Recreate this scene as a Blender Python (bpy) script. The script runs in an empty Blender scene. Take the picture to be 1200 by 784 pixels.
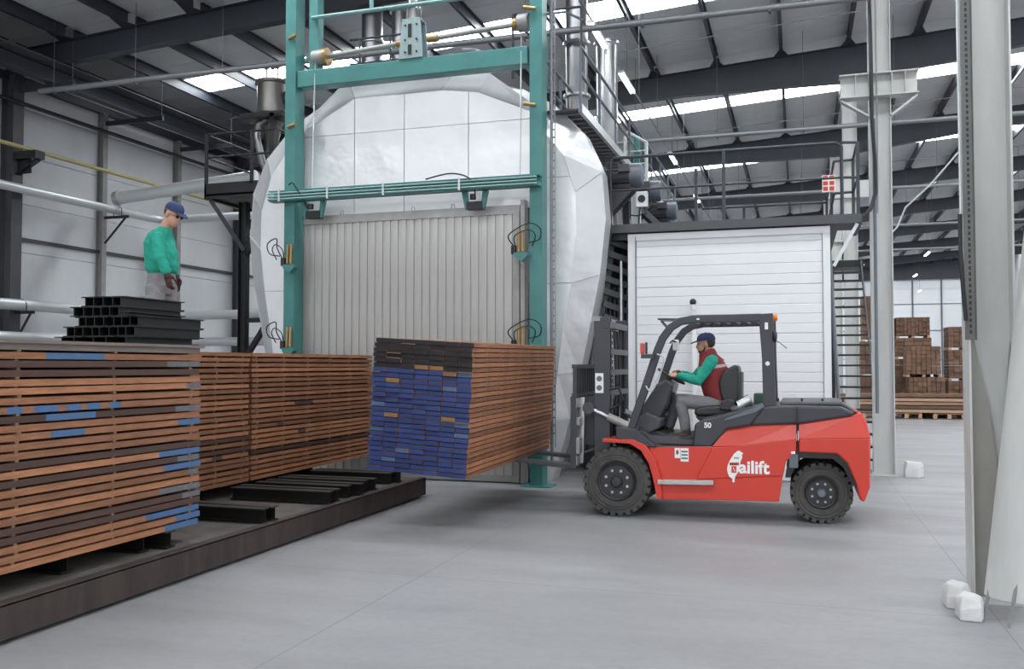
import bpy, math, random
from mathutils import Vector as V, Matrix
random.seed(7)
R = math.radians
SC = bpy.context.scene
COL = SC.collection

# ---------------------------------------------------------------- camera
cd = bpy.data.cameras.new('camera')
cd.sensor_width = 36
cd.lens = 36 * 1060 / 1200
cd.clip_end = 400
cam = bpy.data.objects.new('camera', cd)
COL.objects.link(cam)
cam.location = (0, 0, 1.85)
cam.rotation_euler = (R(90 + 1.945), 0, R(17.54))
SC.camera = cam

# ---------------------------------------------------------------- light
W = bpy.data.worlds.new('overcast_day')
SC.world = W
W.use_nodes = True
W.node_tree.nodes['Background'].inputs[0].default_value = (0.93, 0.96, 1.0, 1)
W.node_tree.nodes['Background'].inputs[1].default_value = 1.7
SKYLIGHT = 16.0
SC.view_settings.view_transform = 'Standard'
SC.view_settings.look = 'None'
SC.view_settings.gamma = 1
SC.view_settings.use_curve_mapping = False
SC.view_settings.exposure = 0.08

# ---------------------------------------------------------------- materials
def mat(name, col, rough=0.5, metal=0.0, var=0.0, vs=4.0, vcol=None, bump=0.0, bs=20.0, stretch=(1,1,1), rand=0.0, emit=0.0, coords='Object', alpha=1.0, bdist=0.02):
    m = bpy.data.materials.new(name); m.use_nodes = True
    nt = m.node_tree; N = nt.nodes; L = nt.links
    p = N['Principled BSDF']
    p.inputs['Base Color'].default_value = (*col, 1)
    p.inputs['Roughness'].default_value = rough
    p.inputs['Metallic'].default_value = metal
    out = None
    if var or bump or vcol:
        tc = N.new('ShaderNodeTexCoord'); mp = N.new('ShaderNodeMapping')
        mp.inputs['Scale'].default_value = stretch
        L.new(tc.outputs[coords], mp.inputs[0])
    if var or vcol:
        n = N.new('ShaderNodeTexNoise'); n.inputs['Scale'].default_value = vs; n.inputs['Detail'].default_value = 6
        n.inputs['Roughness'].default_value = 0.65
        L.new(mp.outputs[0], n.inputs['Vector'])
        r = N.new('ShaderNodeValToRGB')
        r.color_ramp.elements[0].position = 0.32; r.color_ramp.elements[1].position = 0.72
        c2 = vcol if vcol else tuple(c * (1 - var) for c in col)
        r.color_ramp.elements[0].color = (*c2, 1); r.color_ramp.elements[1].color = (*col, 1)
        L.new(n.outputs['Fac'], r.inputs[0]); out = r.outputs[0]
    if rand:
        oi = N.new('ShaderNodeObjectInfo'); mr = N.new('ShaderNodeMapRange')
        mr.inputs['To Min'].default_value = 1 - rand; mr.inputs['To Max'].default_value = 1 + rand * 0.7
        L.new(oi.outputs['Random'], mr.inputs['Value'])
        hs = N.new('ShaderNodeHueSaturation'); L.new(mr.outputs[0], hs.inputs['Value'])
        if out: L.new(out, hs.inputs['Color'])
        else: hs.inputs['Color'].default_value = (*col, 1)
        out = hs.outputs[0]
    if out: L.new(out, p.inputs['Base Color'])
    if bump:
        n2 = N.new('ShaderNodeTexNoise'); n2.inputs['Scale'].default_value = bs; n2.inputs['Detail'].default_value = 3
        L.new(mp.outputs[0], n2.inputs['Vector'])
        b = N.new('ShaderNodeBump'); b.inputs['Strength'].default_value = bump; b.inputs['Distance'].default_value = bdist
        L.new(n2.outputs['Fac'], b.inputs['Height']); L.new(b.outputs[0], p.inputs['Normal'])
    if emit:
        p.inputs['Emission Color'].default_value = (*col, 1); p.inputs['Emission Strength'].default_value = emit
    return m

M = dict(
 floor=None,
 liner=mat('roof_liner_white', (.57,.58,.59), .45, var=.10, vs=1.2),
 skylight=mat('translucent_skylight', (.93,.97,1.0), .5, emit=SKYLIGHT),
 wall=mat('white_wall_panel', (.66,.67,.69), .5, var=.16, vs=.6, stretch=(1,1,.3)),
 farwall=mat('far_wall_panel', (.78,.80,.83), .6),
 navy=mat('dark_steel_paint', (.035,.042,.055), .5, var=.25, vs=1.5),
 girt=mat('dark_grey_steel', (.06,.06,.062), .6),
 column=mat('pale_grey_column_paint', (.56,.57,.56), .5, vcol=(.46,.46,.44), vs=1.2, stretch=(3,3,.5)),
 tray2=mat('grey_green_strut', (.15,.155,.15), .5, .4, var=.2, vs=6),
 taupe=mat('taupe_paint', (.30,.285,.265), .6, var=.15, vs=3),
 tray=mat('galvanised_tray', (.22,.23,.24), .45, .4),
 rod=mat('thin_rod_steel', (.10,.10,.11), .5, .3),
 teal=mat('teal_paint', (.058,.225,.215), .45, var=.22, vs=2.5),
 teal2=mat('light_teal_pipe', (.17,.33,.32), .4, var=.2, vs=6),
 alu=mat('aluminium_cladding', (.78,.785,.80), .30, .40, var=.06, vs=.8, bump=.35, bs=1.3, bdist=.12),
 band=mat('aluminium_band', (.58,.59,.605), .34, .45, var=.12, vs=1.2, bump=.35, bs=1.6, bdist=.10),
 door=mat('worn_steel_door', (.50,.49,.48), .42, .45, vcol=(.38,.37,.355), vs=2.2, stretch=(2,2,.35)),
 doorframe=mat('door_frame_steel', (.36,.355,.345), .5, .4, var=.3, vs=3),
 steel=mat('bright_steel', (.55,.56,.57), .28, .85, var=.15, vs=5),
 bronze=mat('dull_steel_hopper', (.27,.255,.235), .35, .6, var=.2, vs=3),
 duct=mat('stainless_duct', (.30,.30,.31), .3, .8, var=.15, vs=3, stretch=(1,1,.3)),
 brass=mat('brass_fitting', (.36,.235,.10), .4, .6, var=.2, vs=8),
 black=mat('black_paint', (.009,.0095,.011), .45),
 char=mat('charcoal_paint', (.040,.043,.052), .38, var=.15, vs=4),
 dkgrey=mat('dark_grey_paint', (.07,.073,.08), .5, var=.2, vs=5),
 mgrey=mat('mid_grey_motor_paint', (.13,.15,.18), .4, var=.15, vs=5),
 red=mat('forklift_red_paint', (.60,.045,.026), .32, var=.07, vs=2),
 orange=mat('amber_lens', (.85,.22,.02), .3),
 redlens=mat('red_lens', (.55,.06,.03), .3),
 rubber=mat('tyre_rubber', (.045,.044,.043), .8, vcol=(.085,.080,.074), vs=7, bump=.3, bs=60),
 rim=mat('dark_rim_paint', (.035,.036,.038), .5, var=.3, vs=10),
 vinyl=mat('black_vinyl', (.018,.019,.020), .38, bump=.2, bs=40),
 alustep=mat('step_aluminium', (.55,.54,.53), .5, .4, var=.2, vs=12),
 white=mat('white_paint', (.80,.80,.79), .5),
 cabin=mat('cabin_white_panel', (.74,.75,.77), .42, var=.05, vs=1),
 cyan=mat('pale_grey_pipe', (.58,.60,.61), .35, .3),
 yellow=mat('yellow_gas_pipe', (.42,.36,.17), .5),
 wood=mat('brown_stained_board', (.37,.160,.076), .7, vcol=(.19,.078,.038), vs=5, stretch=(6,.9,8), rand=.38, bump=.3, bs=30),
 wooddark=mat('dark_weathered_board', (.075,.038,.028), .75, var=.3, vs=3, stretch=(6,.6,8), rand=.2),
 woodgrey=mat('grey_weathered_plank', (.20,.165,.145), .8, var=.35, vs=3, stretch=(6,.6,8)),
 woodend=mat('sawn_board_end', (.22,.115,.055), .8, rand=.3),
 blue=mat('blue_end_paint', (.022,.050,.190), .6, var=.3, vs=6, rand=.25),
 bluemark=mat('blue_chalk_paint', (.035,.13,.33), .65, vcol=(.07,.10,.15), vs=9),
 palebl=mat('faded_blue_paint', (.10,.145,.20), .7, vcol=(.12,.08,.06), vs=9),
 blackend=mat('black_end_paint', (.009,.009,.013), .6, var=.4, vs=5, rand=.3),
 sticker=mat('sticker_wood', (.17,.10,.06), .8),
 lumfar=mat('far_lumber', (.22,.125,.080), .8, var=.3, vs=3, rand=.28),
 lumlight=mat('pale_lumber', (.48,.31,.20), .8, rand=.15),
 ibeam=mat('black_steel_beam', (.008,.008,.009), .5, .2, var=.3, vs=5),
 ibtop=mat('worn_flange', (.045,.044,.042), .55, .3, var=.5, vs=5),
 deck=mat('rusty_steel_deck', (.12,.108,.095), .8, vcol=(.055,.048,.042), vs=2.5),
 decks=mat('rusty_steel_edge', (.052,.036,.030), .7, vcol=(.022,.015,.013), vs=3.2, stretch=(1,2,.3)),
 green=mat('green_cloth', (.012,.31,.22), .85, var=.15, vs=12, bump=.8, bs=9, bdist=.05),
 maroon=mat('maroon_quilt', (.23,.022,.024), .75, var=.15, vs=8, bump=.2, bs=14),
 trousers=mat('grey_work_cloth', (.21,.205,.22), .85, var=.18, vs=8, bump=.8, bs=8, bdist=.05),
 navycap=mat('navy_cap_cloth', (.022,.035,.105), .8),
 skin=mat('skin', (.50,.27,.19), .55),
 slot=mat('tray_slot', (.02,.021,.022), .6),
 bracketgrey=mat('grey_teal_bracket', (.25,.33,.34), .45),
 hair=mat('dark_brown_hair', (.05,.028,.018), .8),
 beard=mat('dark_beard', (.07,.04,.03), .85),
 glove=mat('brown_knit_glove', (.055,.022,.022), .85, bump=.4, bs=60),
 boot=mat('brown_leather_shoe', (.07,.045,.032), .6),
 reflect=mat('grey_reflective_tape', (.42,.42,.42), .4),
 glass=mat('dark_lens_glass', (.03,.03,.035), .12),
 lampon=mat('lit_fluorescent_tube', (1,1,1), .5, emit=9),
 concrete=mat('broken_concrete', (.62,.62,.61), .85, var=.15, vs=8, bump=.5, bs=14),
 greenbox=mat('dark_green_box', (.03,.075,.05), .5),
 bluecloth=mat('blue_container', (.03,.07,.25), .6),
 dark=mat('dark_recess_steel', (.028,.029,.031), .7),
 screen=mat('mirror_glass', (.6,.62,.62), .1, .9),
)
# floor: trowelled concrete with soft blotches, tyre scuffs and saw-cut joints as fine relief
def floor_mat():
    m = bpy.data.materials.new('trowelled_concrete'); m.use_nodes = True
    nt = m.node_tree; N = nt.nodes; L = nt.links; p = N['Principled BSDF']
    tc = N.new('ShaderNodeTexCoord')
    def noise(scale, st, detail=6):
        mp = N.new('ShaderNodeMapping'); mp.inputs['Scale'].default_value = st; L.new(tc.outputs['Object'], mp.inputs[0])
        n = N.new('ShaderNodeTexNoise'); n.inputs['Scale'].default_value = scale; n.inputs['Detail'].default_value = detail
        L.new(mp.outputs[0], n.inputs['Vector']); return n.outputs['Fac']
    def ramp(f, a, b, ca, cb):
        r = N.new('ShaderNodeValToRGB'); e = r.color_ramp.elements
        e[0].position = a; e[1].position = b; e[0].color = (*ca, 1); e[1].color = (*cb, 1); L.new(f, r.inputs[0]); return r.outputs[0]
    def mul(a, b, f=1.0):
        x = N.new('ShaderNodeMix'); x.data_type = 'RGBA'; x.blend_type = 'MULTIPLY'; x.inputs[0].default_value = f
        L.new(a, x.inputs[6]); L.new(b, x.inputs[7]); return x.outputs[2]
    base = ramp(noise(.35, (1,1,1)), .3, .7, (.228,.228,.236), (.275,.275,.282))
    sc = ramp(noise(1.1, (.5,1.3,1), 8), .34, .5, (.90,.90,.90), (1,1,1))
    fine = ramp(noise(14, (1,1,1), 4), .3, .6, (.93,.93,.93), (1,1,1))
    c = mul(mul(base, sc), fine)
    # saw-cut joints on a 4.55 m grid
    sp = N.new('ShaderNodeSeparateXYZ'); L.new(tc.outputs['Object'], sp.inputs[0])
    prev = None
    for ax, off in (('X', 1.37), ('Y', 7.4)):
        a = N.new('ShaderNodeMath'); a.operation = 'SUBTRACT'; L.new(sp.outputs[ax], a.inputs[0]); a.inputs[1].default_value = off
        b = N.new('ShaderNodeMath'); b.operation = 'PINGPONG'; L.new(a.outputs[0], b.inputs[0]); b.inputs[1].default_value = 2.275
        g = N.new('ShaderNodeMath'); g.operation = 'LESS_THAN'; L.new(b.outputs[0], g.inputs[0]); g.inputs[1].default_value = .006
        prev = g.outputs[0] if prev is None else prev
        last = g.outputs[0]
    mx = N.new('ShaderNodeMath'); mx.operation = 'MAXIMUM'; L.new(prev, mx.inputs[0]); L.new(last, mx.inputs[1])
    j = N.new('ShaderNodeMix'); j.data_type = 'RGBA'; L.new(mx.outputs[0], j.inputs[0]); L.new(c, j.inputs[6]); j.inputs[7].default_value = (.17,.17,.17,1)
    L.new(j.outputs[2], p.inputs['Base Color'])
    rr = ramp(noise(1.1, (.5,1.5,1)), .3, .7, (.38,.38,.38), (.62,.62,.62)); L.new(rr, p.inputs['Roughness'])
    b = N.new('ShaderNodeBump'); b.inputs['Strength'].default_value = .12; b.inputs['Distance'].default_value = .01
    L.new(noise(30, (1,1,1)), b.inputs['Height']); L.new(b.outputs[0], p.inputs['Normal'])
    return m
M['floor'] = floor_mat()

# ---------------------------------------------------------------- mesh building
ORG = {}
def frame(d, up=(0,0,1)):
    d = V(d).normalized(); up = V(up)
    if abs(d.dot(up.normalized())) > .98: up = V((0,1,0)) if abs(d.y) < .9 else V((1,0,0))
    s = d.cross(up).normalized(); u = s.cross(d).normalized()
    return d, s, u
def curve(pts, m=5):
    P = [V(p) for p in pts]; out = []
    for i in range(len(P)-1):
        a, b, c, d = P[max(i-1,0)], P[i], P[i+1], P[min(i+2,len(P)-1)]
        for k in range(m):
            t = k/m; out.append(.5*((2*b) + (c-a)*t + (2*a-5*b+4*c-d)*t*t + (3*b-a-3*c+d)*t**3))
    return out + [P[-1]]
ORD = ['first','second','third','fourth','fifth','sixth','seventh','eighth','ninth','tenth','eleventh','twelfth']
class B:
    def __init__(s): s.v = []; s.f = []; s.m = []
    def add(s, vs, fs, mi=0):
        o = len(s.v); s.v += [tuple(a) for a in vs]; s.f += [tuple(i + o for i in f) for f in fs]; s.m += [mi] * len(fs); return s
    def box(s, a, b, mi=0):
        (x0,y0,z0),(x1,y1,z1) = a, b
        x0,x1 = min(x0,x1),max(x0,x1); y0,y1 = min(y0,y1),max(y0,y1); z0,z1 = min(z0,z1),max(z0,z1)
        return s.add([(x0,y0,z0),(x1,y0,z0),(x1,y1,z0),(x0,y1,z0),(x0,y0,z1),(x1,y0,z1),(x1,y1,z1),(x0,y1,z1)],
            [(0,3,2,1),(4,5,6,7),(0,1,5,4),(1,2,6,5),(2,3,7,6),(3,0,4,7)], mi)
    def cb(s, c, d, mi=0):
        return s.box([c[i]-d[i]/2 for i in range(3)], [c[i]+d[i]/2 for i in range(3)], mi)
    def bar(s, p0, p1, w, h, mi=0, up=(0,0,1)):
        p0, p1 = V(p0), V(p1); d, sd, u = frame(p1 - p0, up)
        vs = [p + sd*a*w/2 + u*b*h/2 for p in (p0,p1) for a,b in ((-1,-1),(1,-1),(1,1),(-1,1))]
        return s.add(vs, [(0,1,2,3),(7,6,5,4),(0,4,5,1),(1,5,6,2),(2,6,7,3),(3,7,4,0)], mi)
    def ibeam(s, p0, p1, w, h, tf=.012, tw=.008, mi=0, up=(0,0,1), mf=None):
        p0, p1 = V(p0), V(p1); d, sd, u = frame(p1 - p0, up)
        s.bar(p0 + u*(h-tf)/2, p1 + u*(h-tf)/2, w, tf, mi if mf is None else mf, up); s.bar(p0 - u*(h-tf)/2, p1 - u*(h-tf)/2, w, tf, mi, up)
        return s.bar(p0, p1, tw, h-2*tf, mi, up)
    def cyl(s, p0, p1, r, r2=None, n=12, mi=0):
        r2 = r if r2 is None else r2
        p0, p1 = V(p0), V(p1); d, sd, u = frame(p1 - p0)
        vs = [p + (sd*math.cos(t) + u*math.sin(t))*q for p,q in ((p0,r),(p1,r2)) for t in [2*math.pi*i/n for i in range(n)]]
        return s.add(vs, [(i,(i+1)%n,n+(i+1)%n,n+i)[::-1] for i in range(n)] + [tuple(range(n)), tuple(range(2*n-1,n-1,-1))], mi)
    def tube(s, pts, r, n=8, mi=0):
        pts = [V(p) for p in pts]; k = len(pts); rs = r if isinstance(r, (list,tuple)) else [r]*k
        vs = []; u = None
        for i, p in enumerate(pts):
            t = (pts[min(i+1,k-1)] - pts[max(i-1,0)]).normalized()
            if u is None: _, sd, u = frame(t)
            else: u = (u - t*u.dot(t)).normalized()
            sd = t.cross(u)
            vs += [p + (sd*math.cos(a) + u*math.sin(a))*rs[i] for a in [2*math.pi*j/n for j in range(n)]]
        fs = [(i*n+j, i*n+(j+1)%n, (i+1)*n+(j+1)%n, (i+1)*n+j) for i in range(k-1) for j in range(n)]
        return s.add(vs, fs + [tuple(range(n))[::-1], tuple(range((k-1)*n, k*n))], mi)
    def prism(s, pts, a, b, ax='y', mi=0):
        f = {'y': lambda p,q: (p[0],q,p[1]), 'x': lambda p,q: (q,p[0],p[1]), 'z': lambda p,q: (p[0],p[1],q)}[ax]
        n = len(pts)
        area = sum(pts[i][0]*pts[(i+1)%n][1] - pts[(i+1)%n][0]*pts[i][1] for i in range(n))
        P = list(pts) if area > 0 else list(pts)[::-1]
        a, b = min(a,b), max(a,b)
        vs = [f(p,a) for p in P] + [f(p,b) for p in P]
        fs = [tuple(range(n))] + [tuple(range(2*n-1,n-1,-1))] + [(i, n+i, n+(i+1)%n, (i+1)%n) for i in range(n)]
        if ax in 'xz': fs = [f_[::-1] for f_ in fs]
        return s.add(vs, fs, mi)
    def lathe(s, prof, o, d, n=24, mi=0, up=(0,0,1), caps=True):
        o = V(o); d, sd, u = frame(d, up); vs = []
        for r, h in prof:
            vs += [o + d*h + (sd*math.cos(t) + u*math.sin(t))*max(r,1e-4) for t in [2*math.pi*i/n for i in range(n)]]
        k = len(prof)
        fs = [(i*n+j, i*n+(j+1)%n, (i+1)*n+(j+1)%n, (i+1)*n+j) for i in range(k-1) for j in range(n)]
        return s.add(vs, fs + ([tuple(range(n))[::-1], tuple(range((k-1)*n, k*n))] if caps else []), mi)
    def ell(s, c, ax, n=14, m=8, mi=0):
        c = V(c); A = [V(a) for a in ax]
        vs = [c - A[2]]
        for i in range(1, m):
            t = -math.pi/2 + math.pi*i/m
            vs += [c + A[2]*math.sin(t) + (A[0]*math.cos(q) + A[1]*math.sin(q))*math.cos(t) for q in [2*math.pi*j/n for j in range(n)]]
        vs.append(c + A[2]); e = len(vs)-1
        fs = [(0, 1+(j+1)%n, 1+j) for j in range(n)] + [(e, 1+(m-2)*n+j, 1+(m-2)*n+(j+1)%n) for j in range(n)]
        fs += [(1+i*n+j, 1+i*n+(j+1)%n, 1+(i+1)*n+(j+1)%n, 1+(i+1)*n+j) for i in range(m-2) for j in range(n)]
        return s.add(vs, fs, mi)
    def sweep(s, pts, rad, side, n=16, mi=0):
        """elliptical sections: rad = (half width along side, half depth)"""
        pts = [V(p) for p in pts]; k = len(pts); vs = []
        for i, p in enumerate(pts):
            t = (pts[min(i+1,k-1)] - pts[max(i-1,0)]).normalized()
            sd = V(side); sd = (sd - t*sd.dot(t)).normalized(); u = t.cross(sd)
            a, b = rad[i] if isinstance(rad[i], (tuple,list)) else (rad[i], rad[i])
            vs += [p + sd*math.cos(q)*a + u*math.sin(q)*b for q in [2*math.pi*j/n for j in range(n)]]
        fs = [(i*n+j, i*n+(j+1)%n, (i+1)*n+(j+1)%n, (i+1)*n+j) for i in range(k-1) for j in range(n)]
        return s.add(vs, fs + [tuple(range(n))[::-1], tuple(range((k-1)*n, k*n))], mi)
    def build(s, name, mats, parent=None, smooth=False, bevel=0, org=None, kind=None, label=None, fix=False):
        if parent is not None and org is None: org = ORG.get(parent.name, V((0,0,0)))
        if org is None:
            xs, ys, zs = zip(*s.v); org = V(((min(xs)+max(xs))/2, (min(ys)+max(ys))/2, min(zs)))
        org = V(org)
        me = bpy.data.meshes.new(name)
        me.from_pydata([(a[0]-org.x, a[1]-org.y, a[2]-org.z) for a in s.v], [], s.f)
        mats = mats if isinstance(mats, (list,tuple)) else [mats]
        for m_ in mats: me.materials.append(m_ if not isinstance(m_, str) else M[m_])
        if len(mats) > 1: me.polygons.foreach_set('material_index', s.m)
        if smooth:
            me.polygons.foreach_set('use_smooth', [True]*len(me.polygons)); me.set_sharp_from_angle(angle=R(40 if smooth is True else smooth))
        me.update()
        o = bpy.data.objects.new(name, me); COL.objects.link(o)
        if parent is not None: o.parent = parent
        else: o.location = org
        ORG[o.name] = org
        if bevel:
            b = o.modifiers.new('bevel', 'BEVEL'); b.width = bevel; b.segments = 2; b.limit_method = 'ANGLE'; b.angle_limit = R(40)
        if kind: o['kind'] = kind
        if label: o['label'] = label
        return o
def tag(o, label=None, cat=None, group=None, kind=None):
    if label: o['label'] = label
    if cat: o['category'] = cat
    if group: o['group'] = group
    if kind: o['kind'] = kind
    return o
def T(name, label, cat, loc, group=None, kind=None):
    o = bpy.data.objects.new(name, None); COL.objects.link(o); o.location = loc; o.empty_display_size = .2
    ORG[o.name] = V(loc); return tag(o, label, cat, group, kind)
def copy_tree(o, parent=None):
    c = o.copy(); COL.objects.link(c)
    if parent is not None: c.parent = parent
    ORG[c.name] = ORG.get(o.name, V((0,0,0)))
    for ch in [x for x in KIDS.get(o.name, [])]: 
        k = copy_tree(ch, c)
    return c
KIDS = {}
def kids():
    KIDS.clear()
    for o in COL.objects:
        if o.parent: KIDS.setdefault(o.parent.name, []).append(o)
def inst(o, loc, parent, rot=None):
    c = o.copy(); COL.objects.link(c); c.parent = parent; c.location = loc
    if rot: c.rotation_euler = rot
    return c
def remesh(o, vox, sm=6):
    a = o.modifiers.new('remesh', 'REMESH'); a.mode = 'VOXEL'; a.voxel_size = vox; a.use_smooth_shade = True
    b = o.modifiers.new('smooth', 'SMOOTH'); b.factor = .5; b.iterations = sm
    return o
def text(s, size, mtx, mat_, parent, name='lettering', ext=.002, label=None, shear=0, bold=0):
    c = bpy.data.curves.new(name, 'FONT'); c.body = s; c.size = size; c.extrude = ext; c.shear = shear; c.offset = bold
    t = bpy.data.objects.new('tmp', c); COL.objects.link(t)
    bpy.context.view_layer.update()
    me = bpy.data.meshes.new_from_object(t.evaluated_get(bpy.context.evaluated_depsgraph_get()))
    bpy.data.objects.remove(t)
    org = ORG.get(parent.name, V((0,0,0)))
    me.transform(Matrix.Translation(-org) @ mtx); me.materials.clear(); me.materials.append(M[mat_]); me.name = name
    o = bpy.data.objects.new(name, me); COL.objects.link(o); o.parent = parent; ORG[o.name] = org
    if label: o['label'] = label
    return o

# ================================================================ SETTING
BAY = 9.1
RY = [7.4 + BAY*j for j in range(-2, 10)]            # portal frames
XL, XR, YF = -17.7, 18.0, 89.5
def roofz(x): return 10.7 + .065*(x - 1.37)
fl = B().box((XL-.3, -14, -.2), (XR+6, YF+.5, 0)).build('floor', 'floor', org=(0,0,0), kind='structure')

# --- roof: outer deck, sheets running down the slope, skylight sheets at mid bay, purlins, rafters
def slope_box(b, x0, x1, y0, y1, t, dz=0, mi=0):
    z0, z1 = roofz(x0)+dz, roofz(x1)+dz
    return b.add([(x0,y0,z0),(x1,y0,z1),(x1,y1,z1),(x0,y1,z0),(x0,y0,z0+t),(x1,y0,z1+t),(x1,y1,z1+t),(x0,y1,z0+t)],
        [(0,3,2,1),(4,5,6,7),(0,1,5,4),(1,2,6,5),(2,3,7,6),(3,0,4,7)], mi)
ceil = slope_box(B(), XL-.3, XR+.4, RY[0]-1, YF+.5, .05, .10).build('ceiling', 'liner', org=(0,0,0), kind='structure')
sheet0 = sky0 = None
for j, y in enumerate(RY[:-1]):
    n = 4; w = (BAY/2 - .55)/n
    if j == 0: eave0 = slope_box(B(), XL, -16.1, .01, 1.09, .03).build('eave_sheet', 'liner', ceil); eave0.location = (0, y+BAY/2-.55, 0)
    else: inst(eave0, (0, y+BAY/2-.55, 0), ceil)
    for side in (0, 1):
        for k in range(n):
            a = y + k*w + (BAY/2+.55)*side
            if sheet0 is None:
                sheet0 = slope_box(B(), XL, XR, 0, w-.012, .045).build('roof_sheet', 'liner', ceil); sheet0.location = (0, a, 0)
            else: inst(sheet0, (0, a, 0), ceil)
    if sky0 is None:
        sky0 = slope_box(B(), -16.08, XR, .02, 1.08, .03).build('skylight_sheet', 'skylight', ceil, label='translucent skylight sheet letting in daylight'); sky0.location = (0, y+BAY/2-.55, 0)
    else: inst(sky0, (0, y+BAY/2-.55, 0), ceil)
pb = B()
pb.box((-.04,.12,-.30), (-.033,BAY-.12,0)).box((-.04,.12,-.012), (.04,BAY-.12,0)).box((-.04,.12,-.30), (.04,BAY-.12,-.288))
for e, d in ((.12, 1), (BAY-.12, -1)):
    pb.prism([(-.02,e),(.02,e),(.02,e+d*.1),(-.02,e+d*.1)], -.3, -.27, 'z')
    pb.prism([(-.20,e),(.20,e),(.035,e+d*.55),(-.035,e+d*.55)], -.315, -.300, 'z')
p0 = None
for y in RY[:-1]:
    for k in range(-11, 10):
        x = 1.37 + 1.72*k
        if p0 is None: p0 = pb.build('purlin', 'navy', ceil, org=(0,0,0)); p0.location = (x, y, roofz(x)-.005)
        else: inst(p0, (x, y, roofz(x)-.005), ceil)
# rafters: tapered I sections
rp = [(XL, .50), (-8, .58), (-3, .68), (1.37, .98), (6, .66), (12, .58), (XR, .8)]
rb = B()
top = [(x, roofz(x)-.30) for x, d in rp]; bot = [(x, roofz(x)-.30-d) for x, d in rp]
rb.prism(top + bot[::-1], -.006, .006, 'y')
for seq, s in ((top, -1), (bot, 1)):
    for (x0,z0),(x1,z1) in zip(seq, seq[1:]): rb.bar((x0,0,z0+s*.008), (x1,0,z1+s*.008), .24, .016)
for x in [XL+1.5*i for i in range(24)]:
    pass
r0 = None
for y in RY:
    if r0 is None: r0 = rb.build('rafter', 'navy', ceil, org=(0,0,0)); r0.location = (0,y,0)
    else: inst(r0, (0,y,0), ceil)

# --- left wall
def wz(x): return roofz(x) - .06
wl = B().box((XL-.25, -12, 0), (XL-.10, YF, roofz(XL))).build('wall_left', 'wall', org=(XL,0,0), kind='structure')
pz = [0.0, 1.12, 2.26, 3.40, 4.55, 5.72, 6.88, 8.02, 9.1]
pan0 = {}
for j, y in enumerate(RY[:-1]):
    for k in range(8):
        if k not in pan0:
            b = B().box((XL-.10, .01, pz[k]+.006), (XL-.02, BAY-.01, pz[k+1]-.006))
            pan0[k] = b.build('wall_panel', 'wall', wl); pan0[k].location = (0, y, 0)
        else: inst(pan0[k], (0, y, 0), wl)
g0 = B().box((XL-.02, RY[0], 4.82), (XL+.05, YF, 4.90)).build('girt', 'girt', wl)
B().box((XL-.02, RY[0], 8.55), (XL+.10, YF, 8.75)).build('eave_beam', 'navy', wl)
q0 = None
for y in RY[:-1]:
    for k in (1, 2):
        yy = y + BAY*k/3
        if q0 is None: q0 = B().ibeam((XL+.08,0,0), (XL+.08,0,8.55), .16, .2, up=(1,0,0)).build('wall_post', 'doorframe', wl, org=(XL,0,0)); q0.location = (0,yy,0)
        else: inst(q0, (0,yy,0), wl)

# --- far wall
wb = B().box((XL, YF, 0), (XR, YF+.15, roofz(XR))).build('wall_back', 'farwall', org=(0,YF,0), kind='structure')
for k in range(9):
    B().box((XL+.1, YF-.06, .6+k*1.02), (XR-.1, YF, 1.60+k*1.02)).build('wall_panel', 'farwall', wb)
for k in range(14):
    x = -14+2.4*k; B().box((x-.06, YF-.20, 0), (x+.06, YF-.065, 9.6)).build('wall_post', 'mgrey', wb)
for z in (2.4, 5.0, 7.4):
    B().box((XL+.1, YF-.12, z-.03), (XR-.1, YF-.065, z+.03)).build('girt', 'mgrey', wb)
B().box((XL+.1, YF-.4, 9.65), (XR-.1, YF-.02, 11.4)).build('fascia_panel', 'navy', wb)
wr = B().box((XR, 30, 0), (XR+.15, YF, roofz(XR))).build('wall_right', 'wall', org=(XR,30,0), kind='structure')

# ================================================================ COLUMNS
def hcol(b, x, y, w0, w1, z1, d=.24, tf=.016, ax='x'):
    """tapered H column: flanges face +-X, width (flange to flange) w0 at the foot, w1 at the head"""
    xl0, xr0, xl1, xr1 = x-w0/2, x+w0/2, x-w1/2, x+w1/2
    b.prism([(xl0,0),(xl0+tf,0),(xl1+tf,z1),(xl1,z1)], y-d/2, y+d/2)
    b.prism([(xr0-tf,0),(xr0,0),(xr1,z1),(xr1-tf,z1)], y-d/2, y+d/2)
    b.prism([(xl0+tf,0),(xr0-tf,0),(xr1-tf,z1),(xl1+tf,z1)], y-.006, y+.006)
def column(x, y, w0, w1, label, group=None, corbel=True, m='column', z1=None):
    t = T('steel_column', label, 'column', (x,y,0), group)
    z1 = z1 or roofz(x)-.3-.97
    b = B(); hcol(b, x, y, w0, w1, z1); b.build('shaft', m, t)
    b = B().box((x-w0/2-.06, y-.2, .0), (x+w0/2+.06, y+.2, .03))
    for sx in (-1,1):
        for sy in (-1,1): b.cyl((x+sx*(w0/2+.02), y+sy*.16, .03), (x+sx*(w0/2+.02), y+sy*.16, .07), .018, n=6)
    b.build('base_plate', m, t)
    return t
c2 = column(1.37, 16.5, .34, .36, 'pale grey steel column with crane brackets right behind the red forklift')
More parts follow.
